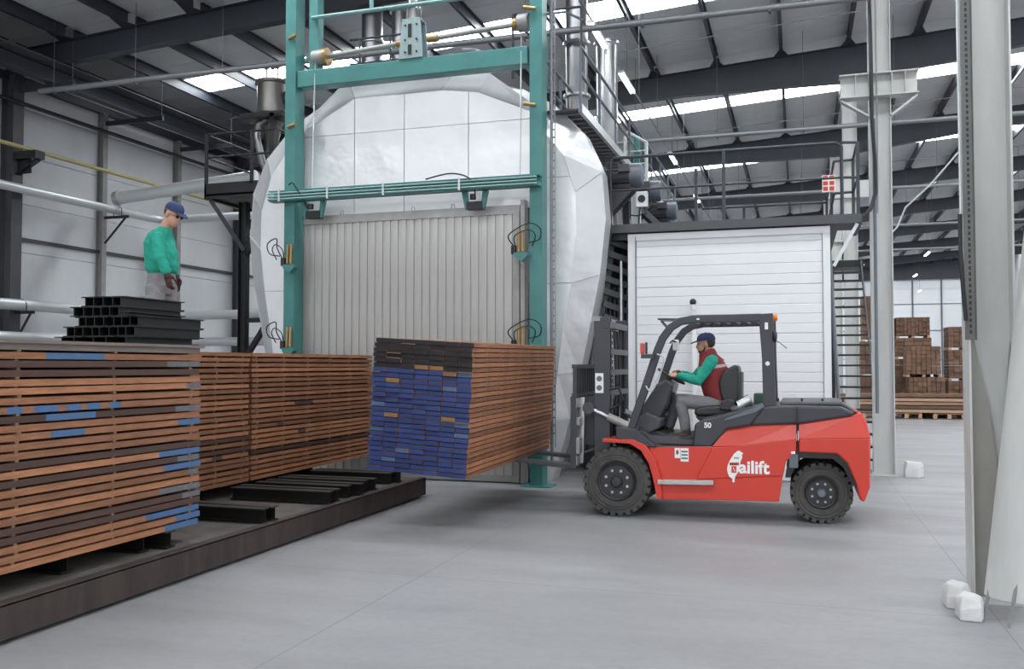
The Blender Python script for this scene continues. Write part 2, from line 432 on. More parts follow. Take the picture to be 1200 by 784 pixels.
# corbel on the middle column
b = B()
b.bar((.72,16.36,6.78), (1.97,16.36,6.78), .26, .02).bar((.72,16.36,6.40), (1.97,16.36,6.40), .26, .02).bar((.74,16.36,6.59), (1.95,16.36,6.59), .012, .36)
for x in (.98, 1.19, 1.55, 1.76): b.box((x-.006,16.24,6.41), (x+.006,16.48,6.77))
b.bar((.74,16.36,6.37), (1.20,16.36,6.06), .16, .03).bar((1.95,16.36,6.37), (1.54,16.36,6.06), .16, .03)
b.build('crane_bracket', 'column', c2)
for i, y in enumerate([25.6, 34.7, 43.8, 52.9, 62.0, 71.1, 80.2]):
    c = column(1.37, y, .34, .36, ('pale grey steel column in the far row, %s behind the stair one' % ORD[i-1]) if i else 'pale grey steel column behind the open stair beside the white cabin', 'columns receding into the hall' if i else None)
    if i == 0: c3 = c
    b = B().box((.8,y-.12,6.3), (1.94,y+.12,6.75)); b.build('crane_bracket', 'column', c)
for i, y in enumerate(RY):
    if y < 0: continue
    t = T('wall_column', 'dark steel column against the left wall at the picture edge' if abs(y-16.5) < .1 else 'dark steel column along the left wall', 'column', (XL+.3,y,0), None if abs(y-16.5) < .1 else 'columns of the left wall')
    b = B(); hcol(b, XL+.22, y, .36, .36, roofz(XL+.28)-.82, .3); b.build('shaft', 'dkgrey', t)
    b = B().box((XL+.40,y-.14,6.62), (XL+1.05,y+.14,6.80)).bar((XL+.40,y,6.3), (XL+1.0,y,6.6), .14, .04).box((XL+.40,y-.01,6.3), (XL+.8,y+.01,6.62))
    b.build('crane_bracket', 'black', t)
# near column at the right edge of the picture, with chain-like cable tray and guard
nc = T('steel_column', 'tall pale grey column nearest the camera at the right edge', 'column', (1.455,8.0,0))
b = B(); hcol(b, 1.455, 8.05, .33, .35, roofz(1.6)-1.2, .30); b.build('shaft', 'column', nc)
B().box((1.24,7.85,0), (1.68,8.25,.025)).build('base_plate', 'column', nc)
B().prism([(1.31,.03),(1.48,.03),(1.50,1.0),(1.44,1.55),(1.325,2.15),(1.315,1.9)], 8.00, 8.03).build('gusset_plate', 'taupe', nc, label='taupe grey tapering plate low on the column')
B().prism([(1.62,.03),(1.54,.03),(1.52,1.0),(1.60,2.0),(1.615,2.1)], 8.00, 8.03).build('gusset_plate', 'taupe', nc, label='taupe grey tapering plate low on the column')
b = B().box((1.262,7.895,2.05), (1.345,7.905,9.0)).box((1.262,7.875,2.05), (1.268,7.90,9.0)).box((1.339,7.875,2.05), (1.345,7.90,9.0))
b.build('perforated_strut', 'tray2', nc, label='perforated dark grey strut up the left flange')
b = B()
for k in range(150):
    z = 2.10 + k*.046; b.box((1.295,7.890,z), (1.312,7.896,z+.026))
b.build('strut_slots', 'slot', nc, kind='stuff')
B().cyl((1.245,7.9,2.6),(1.235,7.9,9.0),.008,n=6).build('wire','cyan',nc)
B().tube(curve([(1.24,7.9,3.05),(1.238,7.88,2.75),(1.245,7.86,2.5),(1.265,7.86,2.2)]), .016).build('cable', 'black', nc)
# corner bits at its foot
def chunk(name, pts, z0, z1, label, m='concrete', shrink=.8):
    cx = sum(p[0] for p in pts)/len(pts); cy = sum(p[1] for p in pts)/len(pts); n = len(pts)
    vs = [(p[0],p[1],z0) for p in pts] + [(p[0],p[1],z0+(z1-z0)*(.45+.15*(i%3))) for i, p in enumerate(pts)] + [(cx+(p[0]-cx)*shrink, cy+(p[1]-cy)*shrink, z1-.02*(i%2)) for i, p in enumerate(pts)]
    fs = [tuple(range(n))[::-1], tuple(range(2*n,3*n))] + [(k*n+i, k*n+(i+1)%n, (k+1)*n+(i+1)%n, (k+1)*n+i) for k in (0,1) for i in range(n)]
    o = B().add(vs, fs).build(name, m, bevel=.012); return tag(o, label, 'concrete block')
chunk('concrete_block', [(1.10,7.28),(1.24,7.27),(1.27,7.36),(1.27,7.5),(1.16,7.54),(1.09,7.44)], 0, .175, 'broken white concrete block at foot of the nearest column')
chunk('concrete_block', [(1.06,7.62),(1.17,7.58),(1.235,7.66),(1.235,7.8),(1.12,7.84),(1.05,7.76)], 0, .19, 'chipped concrete lump just behind the broken white block')
chunk('concrete_block', [(1.66,16.2),(1.86,16.2),(1.96,16.3),(1.94,16.5),(1.67,16.55)], 0, .26, 'white concrete kerb lump right of the bracketed column foot')
# white sheet-metal post guard standing on thin legs against the near column
t = T('column_guard', 'white curved metal guard on thin legs beside the nearest column', 'guard', (1.55,7.3,0))
b = B(); n = 18
ringz = [.17,.4,.8,1.2,1.6,2.0,2.4,2.9,3.5,4.2]
def gl(z): return 1.285 + .115*(z-.15)                      # left outline leans away as it rises
vs = []
for z in ringz:
    r = .36 - .045*z; cx = gl(z) + r
    for k_ in range(n+1):
        a = math.pi*(1.0 + k_/n); vs.append((cx + r*math.cos(a), 7.45 + .75*r*math.sin(a), z))
    for k_ in range(n, -1, -1):
        a = math.pi*(1.0 + k_/n); vs.append((cx + (r-.012)*math.cos(a), 7.45 + .75*(r-.012)*math.sin(a), z))
q = 2*(n+1)
fs = [(i*q+j, i*q+(j+1)%q, (i+1)*q+(j+1)%q, (i+1)*q+j) for i in range(len(ringz)-1) for j in range(q)]
fs += [(j, j+1, q-2-j, q-1-j) for j in range(n)] + [tuple((len(ringz)-1)*q+k_ for k_ in (j, q-1-j, q-2-j, j+1)) for j in range(n)]
b.add(vs, fs); b.build('curved_shell', 'column', t, smooth=True)
for x, y in ((1.31,7.40),(1.44,7.24),(1.62,7.18)):
    B().bar((x-.045,y-.05,0), (x+.03,y+.01,.34), .022, .012).build('leg', 'doorframe', t)
# cables and conduit on the middle column
o = B().tube([(1.20,16.30,9.0),(1.22,16.20,7.2),(1.22,16.16,6.0),(1.27,16.2,5.2),(1.27,16.2,4.75),(1.18,16.15,4.45),(.98,16.05,4.26),(.78,15.9,4.22),(.62,15.7,4.25)], .032, 8).build('power_cable', 'black', smooth=True)
tag(o, 'thick black cable bundle curving from bracketed column to the cabin roof', 'cable')
o = B().tube([(1.255,16.22,6.0),(1.255,16.22,4.0),(1.25,16.22,1.05)], .028, 8).build('conduit', 'mgrey', smooth=True)
tag(o, 'grey conduit running down the front of the bracketed column', 'conduit')
tag(B().tube([(1.30,16.24,9.2),(1.31,16.24,5.6),(1.30,16.24,4.4)], .014, 6).build('conduit','tray'), 'thin grey wire running down the bracketed column above the bracket', 'cable')

# ================================================================ CEILING SERVICES
def rods(b, pts, z):
    for x, y in pts: b.cyl((x,y,z), (x,y,roofz(x)-.02), .007, n=5)
for i, y in enumerate([16.0, 24.6, 33.7, 42.8, 51.9]):
    t = T('hung_pipe', ['grey hung pipe nearest the camera crossing under the roof', 'second grey hung pipe under the roof beyond the skylight', 'third grey hung pipe crossing under the roof', 'fourth grey hung pipe crossing under the roof', 'farthest grey hung pipe crossing under the roof'][i], 'pipe', (-8,y,8))
    x0, x1 = (XL+1.5, 1.2) if i == 0 else (-9, 14)
    B().cyl((x0,y,8.0), (x1,y,8.0), .06, n=10).build('pipe', 'tray', t, smooth=True)
    for k in range(int((x1-x0)/2.2)+1):
        x = x0+.4+2.2*k; b = B(); b.box((x-.02,y-.075,7.92), (x+.02,y+.075,7.94)); rods(b, [(x,y)], 7.93); b.build('hanger_rod', 'rod', t)
lt = T('light_rail', 'thin conduit carrying the roof lamps along the right of the silo', 'conduit', (-3.6,22,8.2))
B().cyl((-3.6,15.2,8.27), (-3.6,42,8.27), .022, n=6).build('conduit', 'tray', lt)
for k in range(9): b = B(); rods(b, [(-3.6,15.6+3*k)], 8.27); b.build('hanger_rod', 'rod', lt)
def lamp(x, y, z, L, label, group=None):
    t = T('fluorescent_lamp', label, 'lamp', (x,y,z), group)
    B().box((x-.06,y,z-.02), (x+.06,y+L,z+.04)).build('housing', 'white', t)
    for s in (-.035,.035): B().cyl((x+s,y+.03,z-.035), (x+s,y+L-.03,z-.035), .016, n=8).build('tube', 'lampon', t)
    B().cyl((x,y+L/2,z+.04), (x,y+L/2,roofz(x)-.01), .006, n=5).build('hanger', 'rod', t)
for i, (y, L) in enumerate(((16.2,1.4),(19.2,1.5),(27.0,1.5),(34.0,1.5),(41,1.5))):
    lamp(-3.6, y, 8.2, L, ['lit fluorescent lamp nearest the teal frame', 'lit fluorescent lamp beside the shiny duct', 'lit fluorescent lamp above the motors', 'small lit fluorescent lamp farther along the lamp rail', 'farthest lit lamp on the lamp rail'][i])
for i, (x, y) in enumerate(((6.4,50),(7.2,62),(3.6,55),(9.0,75))):
    lamp(x, y, 7.6, 1.6, 'small lit lamp in the far hall, %s from the camera' % ['nearest','third','second','farthest'][i], 'lamps of the far hall')
# loose pale hose hung from the roof of the far hall
tag(B().tube([(6.6,30,roofz(6.6)-.15),(5.2,30,8.9),(3.9,30,7.35),(3.2,30,6.7),(2.95,30,6.1),(2.2,30,5.3)], .03, 6).build('hose', 'cyan', smooth=True), 'pale sagging hose hanging across the far hall roof', 'hose')
# thin wires along the roof
for i, y in enumerate((13.7, 22.8, 31.9, 41.0)):
    tag(B().cyl((XL+.3,y,roofz(XL+.3)-.42),(16,y,roofz(16)-.42), .014, n=5).build('roof_wire','tray'), 'thin wire strung across the roof just beyond the %s strip of skylights' % ORD[i], 'wire')

rw = T('runway_beam', 'dark runway beam hung on short arms under the left eave', 'beam', (-16.3,20,8.3))
B().ibeam((-16.35,8,8.52),(-16.35,62,8.52),.26,.36).build('beam','navy',rw)
B().box((-17.2,8,8.70),(-15.9,62,8.73)).build('walk_plate','girt',rw)
for i in range(17):
    y = 10.43+BAY/3*i
    B().bar((XL+.2,y,8.28),(-15.7,y,8.28),.07,.12).build('arm','navy',rw)
    B().cyl((-15.75,y,8.3),(-15.75,y,roofz(-15.75)-.32),.008,n=5).build('hanger_rod','rod',rw)

# ================================================================ LEFT WALL PIPES
PX = XL+.60
def wallpipe(name, z, r, m, y0, y1, label, turn=None, px=PX):
    pts = [(px,y0,z), (px,y1,z)]
    if turn is not None: pts = [(px,y0,z),(px,y1-.5,z),(px+.08,y1-.16,z),(px+.2,y1-.06,z),(px+.5,y1,z),(turn,y1,z)]
    return tag(B().tube(pts, r, 12).build(name, m, smooth=True), label, 'pipe')
wallpipe('pipe', 5.93, .11, 'cyan', 6, 21.2, 'silver pipe at head height of the standing worker along the left wall', -9.7)
wallpipe('pipe', 3.24, .13, 'cyan', 6, 21.3, 'silver pipe behind the black beam pile along left wall', -9.7)
wallpipe('pipe', 2.50, .12, 'cyan', 6, 21.4, 'lowest silver pipe along the left wall just above the lumber', -9.7)
wallpipe('gas_pipe', 6.90, .05, 'yellow', 6, 34, 'thin yellow pipe high on the left wall')
wallpipe('black_pipe', 7.97, .05, 'black', 6, 34, 'thin black pipe under the eave of the left wall', px=XL+.45)
t = T('insulated_duct', 'thick pale duct rising toward the silver silo behind the worker', 'duct', (-16.497,18.900,6.101))
B().tube([(-16.498,18.900,6.123), (-13.690,18.900,6.326), (-12.481,18.900,6.419)], .16, 14).build('duct', 'cyan', t, smooth=True)
B().cyl((-16.604,18.900,6.107), (-16.471,18.900,6.122), .19, n=14).build('end_flange', 'steel', t)
B().cyl((-16.572,18.900,5.820), (-16.576,18.900,6.040), .05, n=8).build('drain_valve', 'steel', t)
for i, (y, z) in enumerate(((19.53,5.93),(16.5,3.24),(22.57,3.24))):
    x1 = XL+.95 if i == 0 else XL+.95
    t = T('pipe_bracket', ['black triangular bracket under the upper wall pipe', 'black triangular bracket under the lower wall pipe at left edge', 'black triangular bracket under the lower wall pipe near the silo'][i], 'bracket', (XL,y,z-.7))
    xs_ = XL+(.41 if i == 1 else .19)
    B().bar((xs_,y,z-.17), (x1,y,z-.17), .06, .07).build('arm', 'black', t)
    B().bar((xs_+.01,y,z-.85), (x1-.1,y,z-.2), .04, .04).build('brace', 'black', t)
    B().tube([(PX-.13,y,z-.14),(PX-.13,y,z+.05),(PX,y,z+.14),(PX+.13,y,z+.05),(PX+.13,y,z-.14)], .012, 6).build('clamp', 'black', t)

# ================================================================ SILVER SILO (KILN) AND ITS FRAME
KX = -6.05
KC = -6.20
k = T('kiln_vessel', 'large silver clad drying kiln with faceted edge behind the teal frame', 'kiln', (KX,14.5,0))
# faceted edge: (outer z, outer half width, inner z, inner half width)
prof = [(0,2.40,0,2.30),(1.0,2.70,.95,2.48),(1.75,2.87,1.7,2.56),(2.5,3.03,2.4,2.65),(3.3,3.19,3.15,2.78),(4.2,3.29,3.9,2.87),(4.95,3.23,4.6,2.86),(5.6,2.94,5.2,2.67),(6.1,2.46,5.62,2.34),(6.42,1.90,5.85,1.9),(6.62,1.2,6.0,1.2),(6.66,.3,6.05,.3)]
def outline(dw=0, dz=0, inner=False):
    z_, w_ = (2,3) if inner else (0,1)
    L = [(p[w_]-dw, p[z_]-(dz if p[z_] > 5 else dz*p[z_]/5)) for p in prof]
    return [(KC-w, z) for w, z in L] + [(KC+w, z) for w, z in L[::-1]]
out = outline(); inn = outline(inner=True)
def facesheet(x0, x1, z0, z1, y, name='face_sheet', m='alu', t=.02):
    I = [(p[2],p[3]) for p in prof]
    def half(z):
        for (a,w0),(b_,w1) in zip(I, I[1:]):
            if a <= z <= b_: return w0+(w1-w0)*(z-a)/max(b_-a,1e-6)
        return .3
    zs = sorted({z0, z1} | {q for q, _ in I if z0 < q < z1})
    L = [(max(x0, KC-half(z)), z) for z in zs]; Rr = [(min(x1, KC+half(z)), z) for z in zs]
    return B().prism(L + Rr[::-1], y, y+t).build(name, m, k)
for x0, x1 in ((KC-3.1, KX-1.90), (KX+1.90, KC+3.1)):
    for z0, z1 in ((.05,1.75),(1.758,3.15),(3.158,4.85),(4.858,5.75)):
        facesheet(x0, x1, z0, z1, 13.90)
for i in range(len(out)-1):
    a, b_, c, d = inn[i], inn[i+1], out[i+1], out[i]
    o1 = (a[0],13.90,a[1]); o2 = (b_[0],13.90,b_[1]); o3 = (c[0],14.20,c[1]); o4 = (d[0],14.20,d[1])
    j = .012*(-1)**i
    vs = [(o1[0],o1[1]-j,o1[2]),(o2[0],o2[1]-j,o2[2]),(o3[0],o3[1]-j,o3[2]),(o4[0],o4[1]-j,o4[2])]
    vs += [(v[0]+(KC-v[0])*.006, v[1]+.03, v[2]-.01) for v in vs]
    B().add(vs, [(0,3,2,1),(4,5,6,7),(0,1,5,4),(1,2,6,5),(2,3,7,6),(3,0,4,7)]).build('band_facet', 'band', k)
for i in range(len(out)-1):
    c, d = out[i], out[i+1]
    vs = [(c[0],14.20,c[1]),(d[0],14.20,d[1]),(d[0],14.62,d[1]),(c[0],14.62,c[1])]
    vs += [(v[0]+(KC-v[0])*.01, v[1], v[2]-.02) for v in vs]
    B().add(vs, [(0,1,2,3),(7,6,5,4),(0,4,5,1),(1,5,6,2),(2,6,7,3),(3,7,4,0)]).build('rim_sheet', 'band', k)
# body behind with ribs
small = outline(.40, .60)
b = B(); b.prism(small, 14.3, 27.5); b.build('shell_body', 'dark', k)
r_ = outline(.10, .30)
rb_ = B()
for i in range(len(r_)-1):
    a, c = r_[i], r_[i+1]; s0, s1 = small[i], small[i+1]
    rb_.add([(a[0],-.05,a[1]),(c[0],-.05,c[1]),(s1[0],-.05,s1[1]),(s0[0],-.05,s0[1]),(a[0],.05,a[1]),(c[0],.05,c[1]),(s1[0],.05,s1[1]),(s0[0],.05,s0[1])],
        [(0,3,2,1),(4,5,6,7),(0,1,5,4),(1,2,6,5),(2,3,7,6),(3,0,4,7)])
rib0 = None
for i in range(26):
    y = 14.95 + .48*i
    if rib0 is None: rib0 = rb_.build('shell_rib', 'band', k, org=(KX,0,0)); rib0.location = (0, y-14.5, 0)
    else: inst(rib0, (0, y-14.5, 0), k)
# front box: flat sheets over the door with a chamfered cap
xs = [KX-2.05, KX-1.09, KX-.17, KX+.97, KX+2.08]
BT = [(-2.05,5.90),(-1.09,6.38),(-.35,6.38),(.50,6.38),(1.15,6.28),(2.08,5.88)]
CT = [(-2.28,6.16),(-1.44,6.86),(-.42,6.86),(.59,6.84),(1.19,6.72),(2.0,6.10)]
def lerp_pts(P, x):
    x -= KX
    for (a,z0),(c,z1) in zip(P, P[1:]):
        if a <= x <= c: return z0+(z1-z0)*(x-a)/(c-a)
    return P[0][1] if x < P[0][0] else P[-1][1]
zt = lambda x: lerp_pts(BT, x)
for a, c in zip(xs, xs[1:]):
    B().box((a+.006,13.72,4.36), (c-.006,13.75,5.78)).build('front_sheet', 'alu', k)
    X = sorted({a+.006, c-.006} | {KX+q for q, _ in BT if a+.006 < KX+q < c-.006})
    B().prism([(X[0],5.788)] + [(X[-1],5.788)] + [(x, zt(x)) for x in X[::-1]], 13.72, 13.75).build('front_sheet', 'alu', k)
for i in range(5):
    j = .008*(-1)**i; a0, a1, c1, c0 = BT[i], BT[i+1], CT[i+1], CT[i]
    vs = [(KX+a0[0]+.003,13.72-j,a0[1]),(KX+a1[0]-.003,13.72-j,a1[1]),(KX+c1[0]-.003,14.12-j,c1[1]),(KX+c0[0]+.003,14.12-j,c0[1])]
    vs += [(v[0], v[1]+.02, v[2]-.02) for v in vs]
    B().add(vs, [(0,1,2,3),(7,6,5,4),(0,4,5,1),(1,5,6,2),(2,6,7,3),(3,7,4,0)]).build('cap_sheet', 'alu', k)
    vs = [(KX+c0[0],14.12,c0[1]),(KX+c1[0],14.12,c1[1]),(KX+c1[0],14.7,c1[1]),(KX+c0[0],14.7,c0[1])]
    vs += [(v[0], v[1], v[2]-.02) for v in vs]
    B().add(vs, [(0,1,2,3),(7,6,5,4),(0,4,5,1),(1,5,6,2),(2,6,7,3),(3,7,4,0)]).build('cap_return', 'band', k)
for s in (-1, 1):
    B().box((KX+s*2.09-.03,13.70,.05), (KX+s*2.09+.03,13.92,5.88)).build('corner_trim', 'alu', k)
# worn slatted door
dr = T('lift_door', 'worn grey vertical-slatted lift door hanging in the teal frame', 'door', (KX,13.6,0))
X0, X1 = -8.12, -4.16
nsl = 27; w = (X1-X0-.16)/nsl
sb = B().box((.006,0,.10), (w*.62,.04,4.24)).box((w*.62,.022,.10), (w-.002,.04,4.24))
s0 = None
for i in range(nsl):
    if s0 is None: s0 = sb.build('slat', 'door', dr, org=(0,0,0)); s0.location = (X0+.08+w*i-KX, 13.58-13.6, 0)
    else: inst(s0, (X0+.08+w*i-KX, -.02+random.uniform(-.003,.003), 0), dr)
b = B().box((X0,13.56,4.24), (X1,13.66,4.38)).box((X0,13.56,.02), (X0+.08,13.66,4.24)).box((X1-.10,13.54,.02), (X1,13.66,4.24)).box((X0,13.56,.02), (X1,13.66,.12))
b.build('door_frame', 'doorframe', dr)
B().box((X0+.05,13.64,.05), (X1-.05,13.70,4.3)).build('backing_sheet', 'doorframe', dr)
for x in (-7.3,-6.0,-5.3): B().tube([(x-.03,13.6,4.38),(x-.02,13.6,4.45),(x+.02,13.6,4.45),(x+.03,13.6,4.38)], .008, 6).build('lifting_eye', 'doorframe', dr)
B().box((-4.13,13.5,.02), (-4.06,13.68,4.45)).build('guide_rail', 'doorframe', dr)
B().box((-8.2,13.5,.02), (-8.14,13.62,4.3)).build('guide_rail', 'doorframe', dr)
# teal lifting frame
tf = T('lifting_frame', 'tall teal steel lifting frame with drive shaft in front of kiln', 'frame', (-5.97,13.4,0))
for x in (-8.11, -3.81):
    b = B(); b.box((x-.10,13.27,0), (x+.10,13.285,9.2)).box((x-.10,13.535,0), (x+.10,13.55,9.2)).box((x-.10,13.285,0), (x-.085,13.535,9.2)).box((x+.085,13.285,0), (x+.10,13.535,9.2))
    b.box((x-.02,13.262,0), (x+.10,13.272,9.2)).box((x-.24,13.2,0), (x+.24,13.6,.02))
    b.build('post', 'teal', tf)
b = B().box((-7.99,13.28,6.52), (-3.95,13.54,6.80)); b.build('top_beam', 'teal', tf, bevel=.01)
B().box((-7.78,13.30,6.80), (-7.62,13.5,9.2)).build('hanger_post', 'teal', tf)
B().bar((-8.1,13.8,7.2), (-7.6,13.8,7.2), .1, .1).build('side_strut', 'teal2', tf)
# guard rail on top
b = B().tube([(-7.7,13.25,7.66),(-3.93,13.25,7.66)], .035).tube([(-7.7,13.25,8.25),(-3.93,13.25,8.25)], .035)
b.build('cross_pipe', 'teal2', tf, smooth=True)
for x in (-6.6,-5.15): B().tube([(x,13.25,7.66),(x,13.25,9.2)], .035).build('hanger_pipe', 'teal2', tf, smooth=True)
# shaft, couplings, drums
for p, q in (((-7.6,13.38,7.02), (-6.2,13.38,7.10)), ((-5.6,13.38,7.12), (-4.0,13.38,7.20))): B().cyl(p, q, .042, n=12).build('drive_shaft', 'doorframe', tf, smooth=True)
for p, q in (((-7.72,13.38,7.01), (-7.52,13.38,7.02)), ((-4.12,13.38,7.2), (-3.95,13.38,7.2))): B().cyl(p, q, .14, n=16).build('cable_drum', 'doorframe', tf, smooth=True)
for xa, xb, z, r_q in ((-7.52,-7.46,7.02,.15),(-6.20,-6.10,7.10,.06),(-5.66,-5.48,7.12,.06),(-4.2,-4.14,7.19,.10)): B().cyl((xa,13.38,z),(xb,13.38,z),r_q,n=14).build('coupling','brass',tf,smooth=True)
# gearbox bracket with motor
b = B().prism([(-6.12,6.80),(-5.70,6.80),(-5.74,7.42),(-6.06,7.42)], 13.26, 13.29)
b.prism([(-6.12,6.80),(-5.70,6.80),(-5.74,7.42),(-6.06,7.42)], 13.48, 13.51).box((-6.06,13.26,7.42), (-5.74,13.51,7.45))
b.build('gearbox_bracket', 'bracketgrey', tf, bevel=.006)
b = B().box((-5.95,13.25,7.14), (-5.89,13.262,7.36)).box((-5.95,13.25,6.86), (-5.89,13.262,7.02))
for x in (-6.0,-5.8):
    for z in (6.9,7.1,7.34): b.cyl((x,13.24,z),(x,13.262,z),.016,n=6)
b.build('bracket_slot', 'black', tf)
B().cyl((-5.9,13.38,7.45), (-5.9,13.38,7.62), .12, n=14).cyl((-5.9,13.38,7.62), (-5.9,13.38,7.84), .10, n=14).build('hoist_motor', 'steel', tf, smooth=True)
b = B()
for a in range(6):
    t_ = a*math.pi/3; b.cyl((-5.9+.13*math.cos(t_),13.38+.13*math.sin(t_),7.40), (-5.9+.13*math.cos(t_),13.38+.13*math.sin(t_),7.66), .012, n=6)
b.build('tie_bolt', 'steel', tf)
# hoist ropes and brass pins
for x in (-7.66, -4.05): B().cyl((x,13.22,4.75), (x,13.30,7.0), .012, n=6).build('hoist_rope', 'steel', tf)
for x, s in ((-8.13,1),(-3.81,-1)):
    for z in (5.85,7.35): B().cyl((x,13.24,z), (x+s*.18,13.18,z+.02), .03, n=8).build('brass_pin', 'brass', tf)
# lower rail
b = B().box((-8.42,13.12,4.58), (-3.72,13.30,4.64)).box((-8.42,13.28,4.58), (-3.72,13.30,4.76)).box((-8.42,13.12,4.74), (-3.72,13.30,4.76))
b.build('cross_rail', 'teal', tf)
for i in range(3):
    B().tube([(-8.42,13.10,4.61+.05*i),(-3.75,13.10,4.61+.05*i)], .018, 6).build('cable_line', 'teal2', tf)
for x in (-8.2,-7.3,-6.3,-5.0): B().box((x-.015,13.075,4.57), (x+.015,13.1,4.77)).build('line_clip', 'cyan', tf)
for x in (-7.68, -4.82):
    B().prism([(x-.22,4.58),(x-.13,4.58),(x-.10,4.30),(x-.16,4.30)], 13.3, 13.36).prism([(x+.22,4.58),(x+.13,4.58),(x+.10,4.30),(x+.16,4.30)], 13.3, 13.36).build('clamp_arm', 'teal', tf)
    B().box((x-.13,13.28,4.30), (x+.13,13.42,4.42)).cyl((x,13.22,4.44),(x,13.22,4.52),.05,n=8).build('clamp_block', 'black', tf)
    B().tube(curve([(x-.05,13.2,4.45),(x-.12,13.1,4.66),(x-.26,13.08,4.86),(x-.34,13.1,4.84)] if x < -6 else [(x+.05,13.2,4.45),(x+.02,13.1,4.72),(x-.30,13.08,4.84),(x-.75,13.1,4.78)]), .012, 6).build('hose', 'black', tf, smooth=True)
# side clamps with amber springs
def side_clamp(x, z, hx):
    """x springs, hx = direction of the hose loop"""
    B().prism([(x-.10,z+.02),(x+.12,z+.02),(x+.12,z-.03),(x+.02,z-.12),(x-.10,z-.04)], 13.12, 13.25).build('clamp_shelf', 'teal', tf)
    for q in (-.03,.03): B().cyl((x+q,13.15,z+.03), (x+q-.01,13.18,z+.36), .024, n=8).build('clamp_spring', 'brass', tf, smooth=True)
    B().cyl((x-.11,13.16,z), (x-.11,13.16,z+.13), .045, n=8).build('valve', 'black', tf)
    e = hx
    B().tube(curve([(x-.11,13.12,z+.13),(x-.16,13.05,z+.28),(x+e*.16,13.02,z+.44),(x+e*.34,13.04,z+.36),(x+e*.32,13.08,z+.20),(x+e*.14,13.1,z+.16)]), .010, 6).build('hose', 'black', tf, smooth=True)
    B().tube(curve([(x-.08,13.12,z+.13),(x-.06,13.04,z+.26),(x+e*.16,13.0,z+.34),(x+e*.26,13.06,z+.26),(x+e*.20,13.1,z+.10)]), .009, 6).build('hose', 'black', tf, smooth=True)
side_clamp(-4.02, 3.55, 1); side_clamp(-4.02, 2.10, 1); side_clamp(-8.04, 3.50, -1); side_clamp(-8.04, 2.12, -1)
B().cyl((-3.60,13.42,.3), (-3.60,13.42,8.4), .025, n=8).build('conduit', 'tray', tf)
b = B(); z = .8
while z < 7.5: b.box((-3.585,13.40,z), (-3.545,13.43,z+.02)); z += .12
b.box((-3.548,13.40,.6),(-3.54,13.43,8.0)); b.build('cable_ladder', 'tray', tf)
# second teal frame at the rear of the kiln
t = T('rear_frame_post', 'teal steel post rising behind the motors at rear of the kiln', 'post', (-3.8,22.5,0))
B().box((-3.88,22.4,0), (-3.72,22.42,7.6)).box((-3.88,22.3,0), (-3.86,22.55,7.6)).box((-3.74,22.3,0), (-3.72,22.55,7.6)).build('post', 'teal', t)
B().cyl((-3.6,22.4,4.3),(-3.6,22.4,7.4),.035,n=8).build('pipe', 'teal2', t)

# ================================================================ DUCTS AND GEAR ON TOP OF THE KILN
def duct(x, y, z0, z1, r, label, rings=(), m='duct', name='exhaust_duct', cap=True):
    t = T(name, label, 'duct', (x,y,z0)); n = 20
    B().cyl((x,y,z0), (x,y,z1), r, n=n).build('pipe', m, t, smooth=True)
    for z in rings: B().cyl((x,y,z-.025), (x,y,z+.025), r+.05, n=n).build('flange', 'steel', t, smooth=True)
    return t
duct(-3.92, 16.45, 6.0, 9.85, .21, 'tall steel exhaust duct beside the right teal post', (6.9,7.9), 'duct')
duct(-3.66, 18.0, 5.6, 8.45, .22, 'shiny steel duct ending below the roof near the lamps', (5.95,8.4), 'steel')
duct(-8.45, 17.0, 6.7, 9.75, .22, 'dark steel duct rising behind the drive shaft', (8.1,8.6,7.4), 'duct')
duct(-7.72, 16.8, 6.9, 9.15, .17, 'steel duct with cap left of the hoist motor', (9.1,8.2), 'duct')
b = B().lathe([(.16,0),(.16,.35),(.25,.42),(.27,.5),(.05,.52)], (-5.35,14.4,6.7), (0,0,1), 16)
tag(b.build('roof_vent', 'steel', smooth=True), 'short steel vent cowl behind right half of drive shaft', 'vent')
for i, (x, y) in enumerate(((-7.15,14.9),(-6.55,15.0))):
    t = T('blower', ['small dark blower on the kiln roof, left one', 'small dark blower on the kiln roof next to hoist bracket'][i], 'blower', (x,y,6.7))
    B().cyl((x-.3,y,6.98), (x+.2,y,6.98), .13, n=12).build('motor', 'black', t, smooth=True)
    B().box((x-.2,y-.15,6.7), (x+.15,y+.15,6.86)).build('foot', 'black', t)
    B().cyl((x+.22,y-.2,7.0), (x+.22,y-.02,7.0), .15, n=14).build('fan_cover', 'white', t, smooth=True)
# guard rail on the kiln roof (dark)
t = T('roof_railing', 'dark guard railing on kiln roof behind the drive shaft', 'railing', (-6,14.7,6.9))
for p, q in (((-7.7,14.6,7.75),(-6.3,14.6,7.75)),((-4.6,14.6,7.85),(-3.4,14.6,7.85)),((-4.6,14.6,7.85),(-4.6,15.6,7.85)),((-7.7,14.6,7.3),(-6.3,14.6,7.3))): B().cyl(p,q,.022,n=8).build('rail','navy',t)
for x in (-7.5,-6.9,-6.3,-4.6,-4.1,-3.4): B().cyl((x,14.6,6.75),(x,14.6,7.85 if x > -5 else 7.75),.022,n=8).build('post','navy',t)
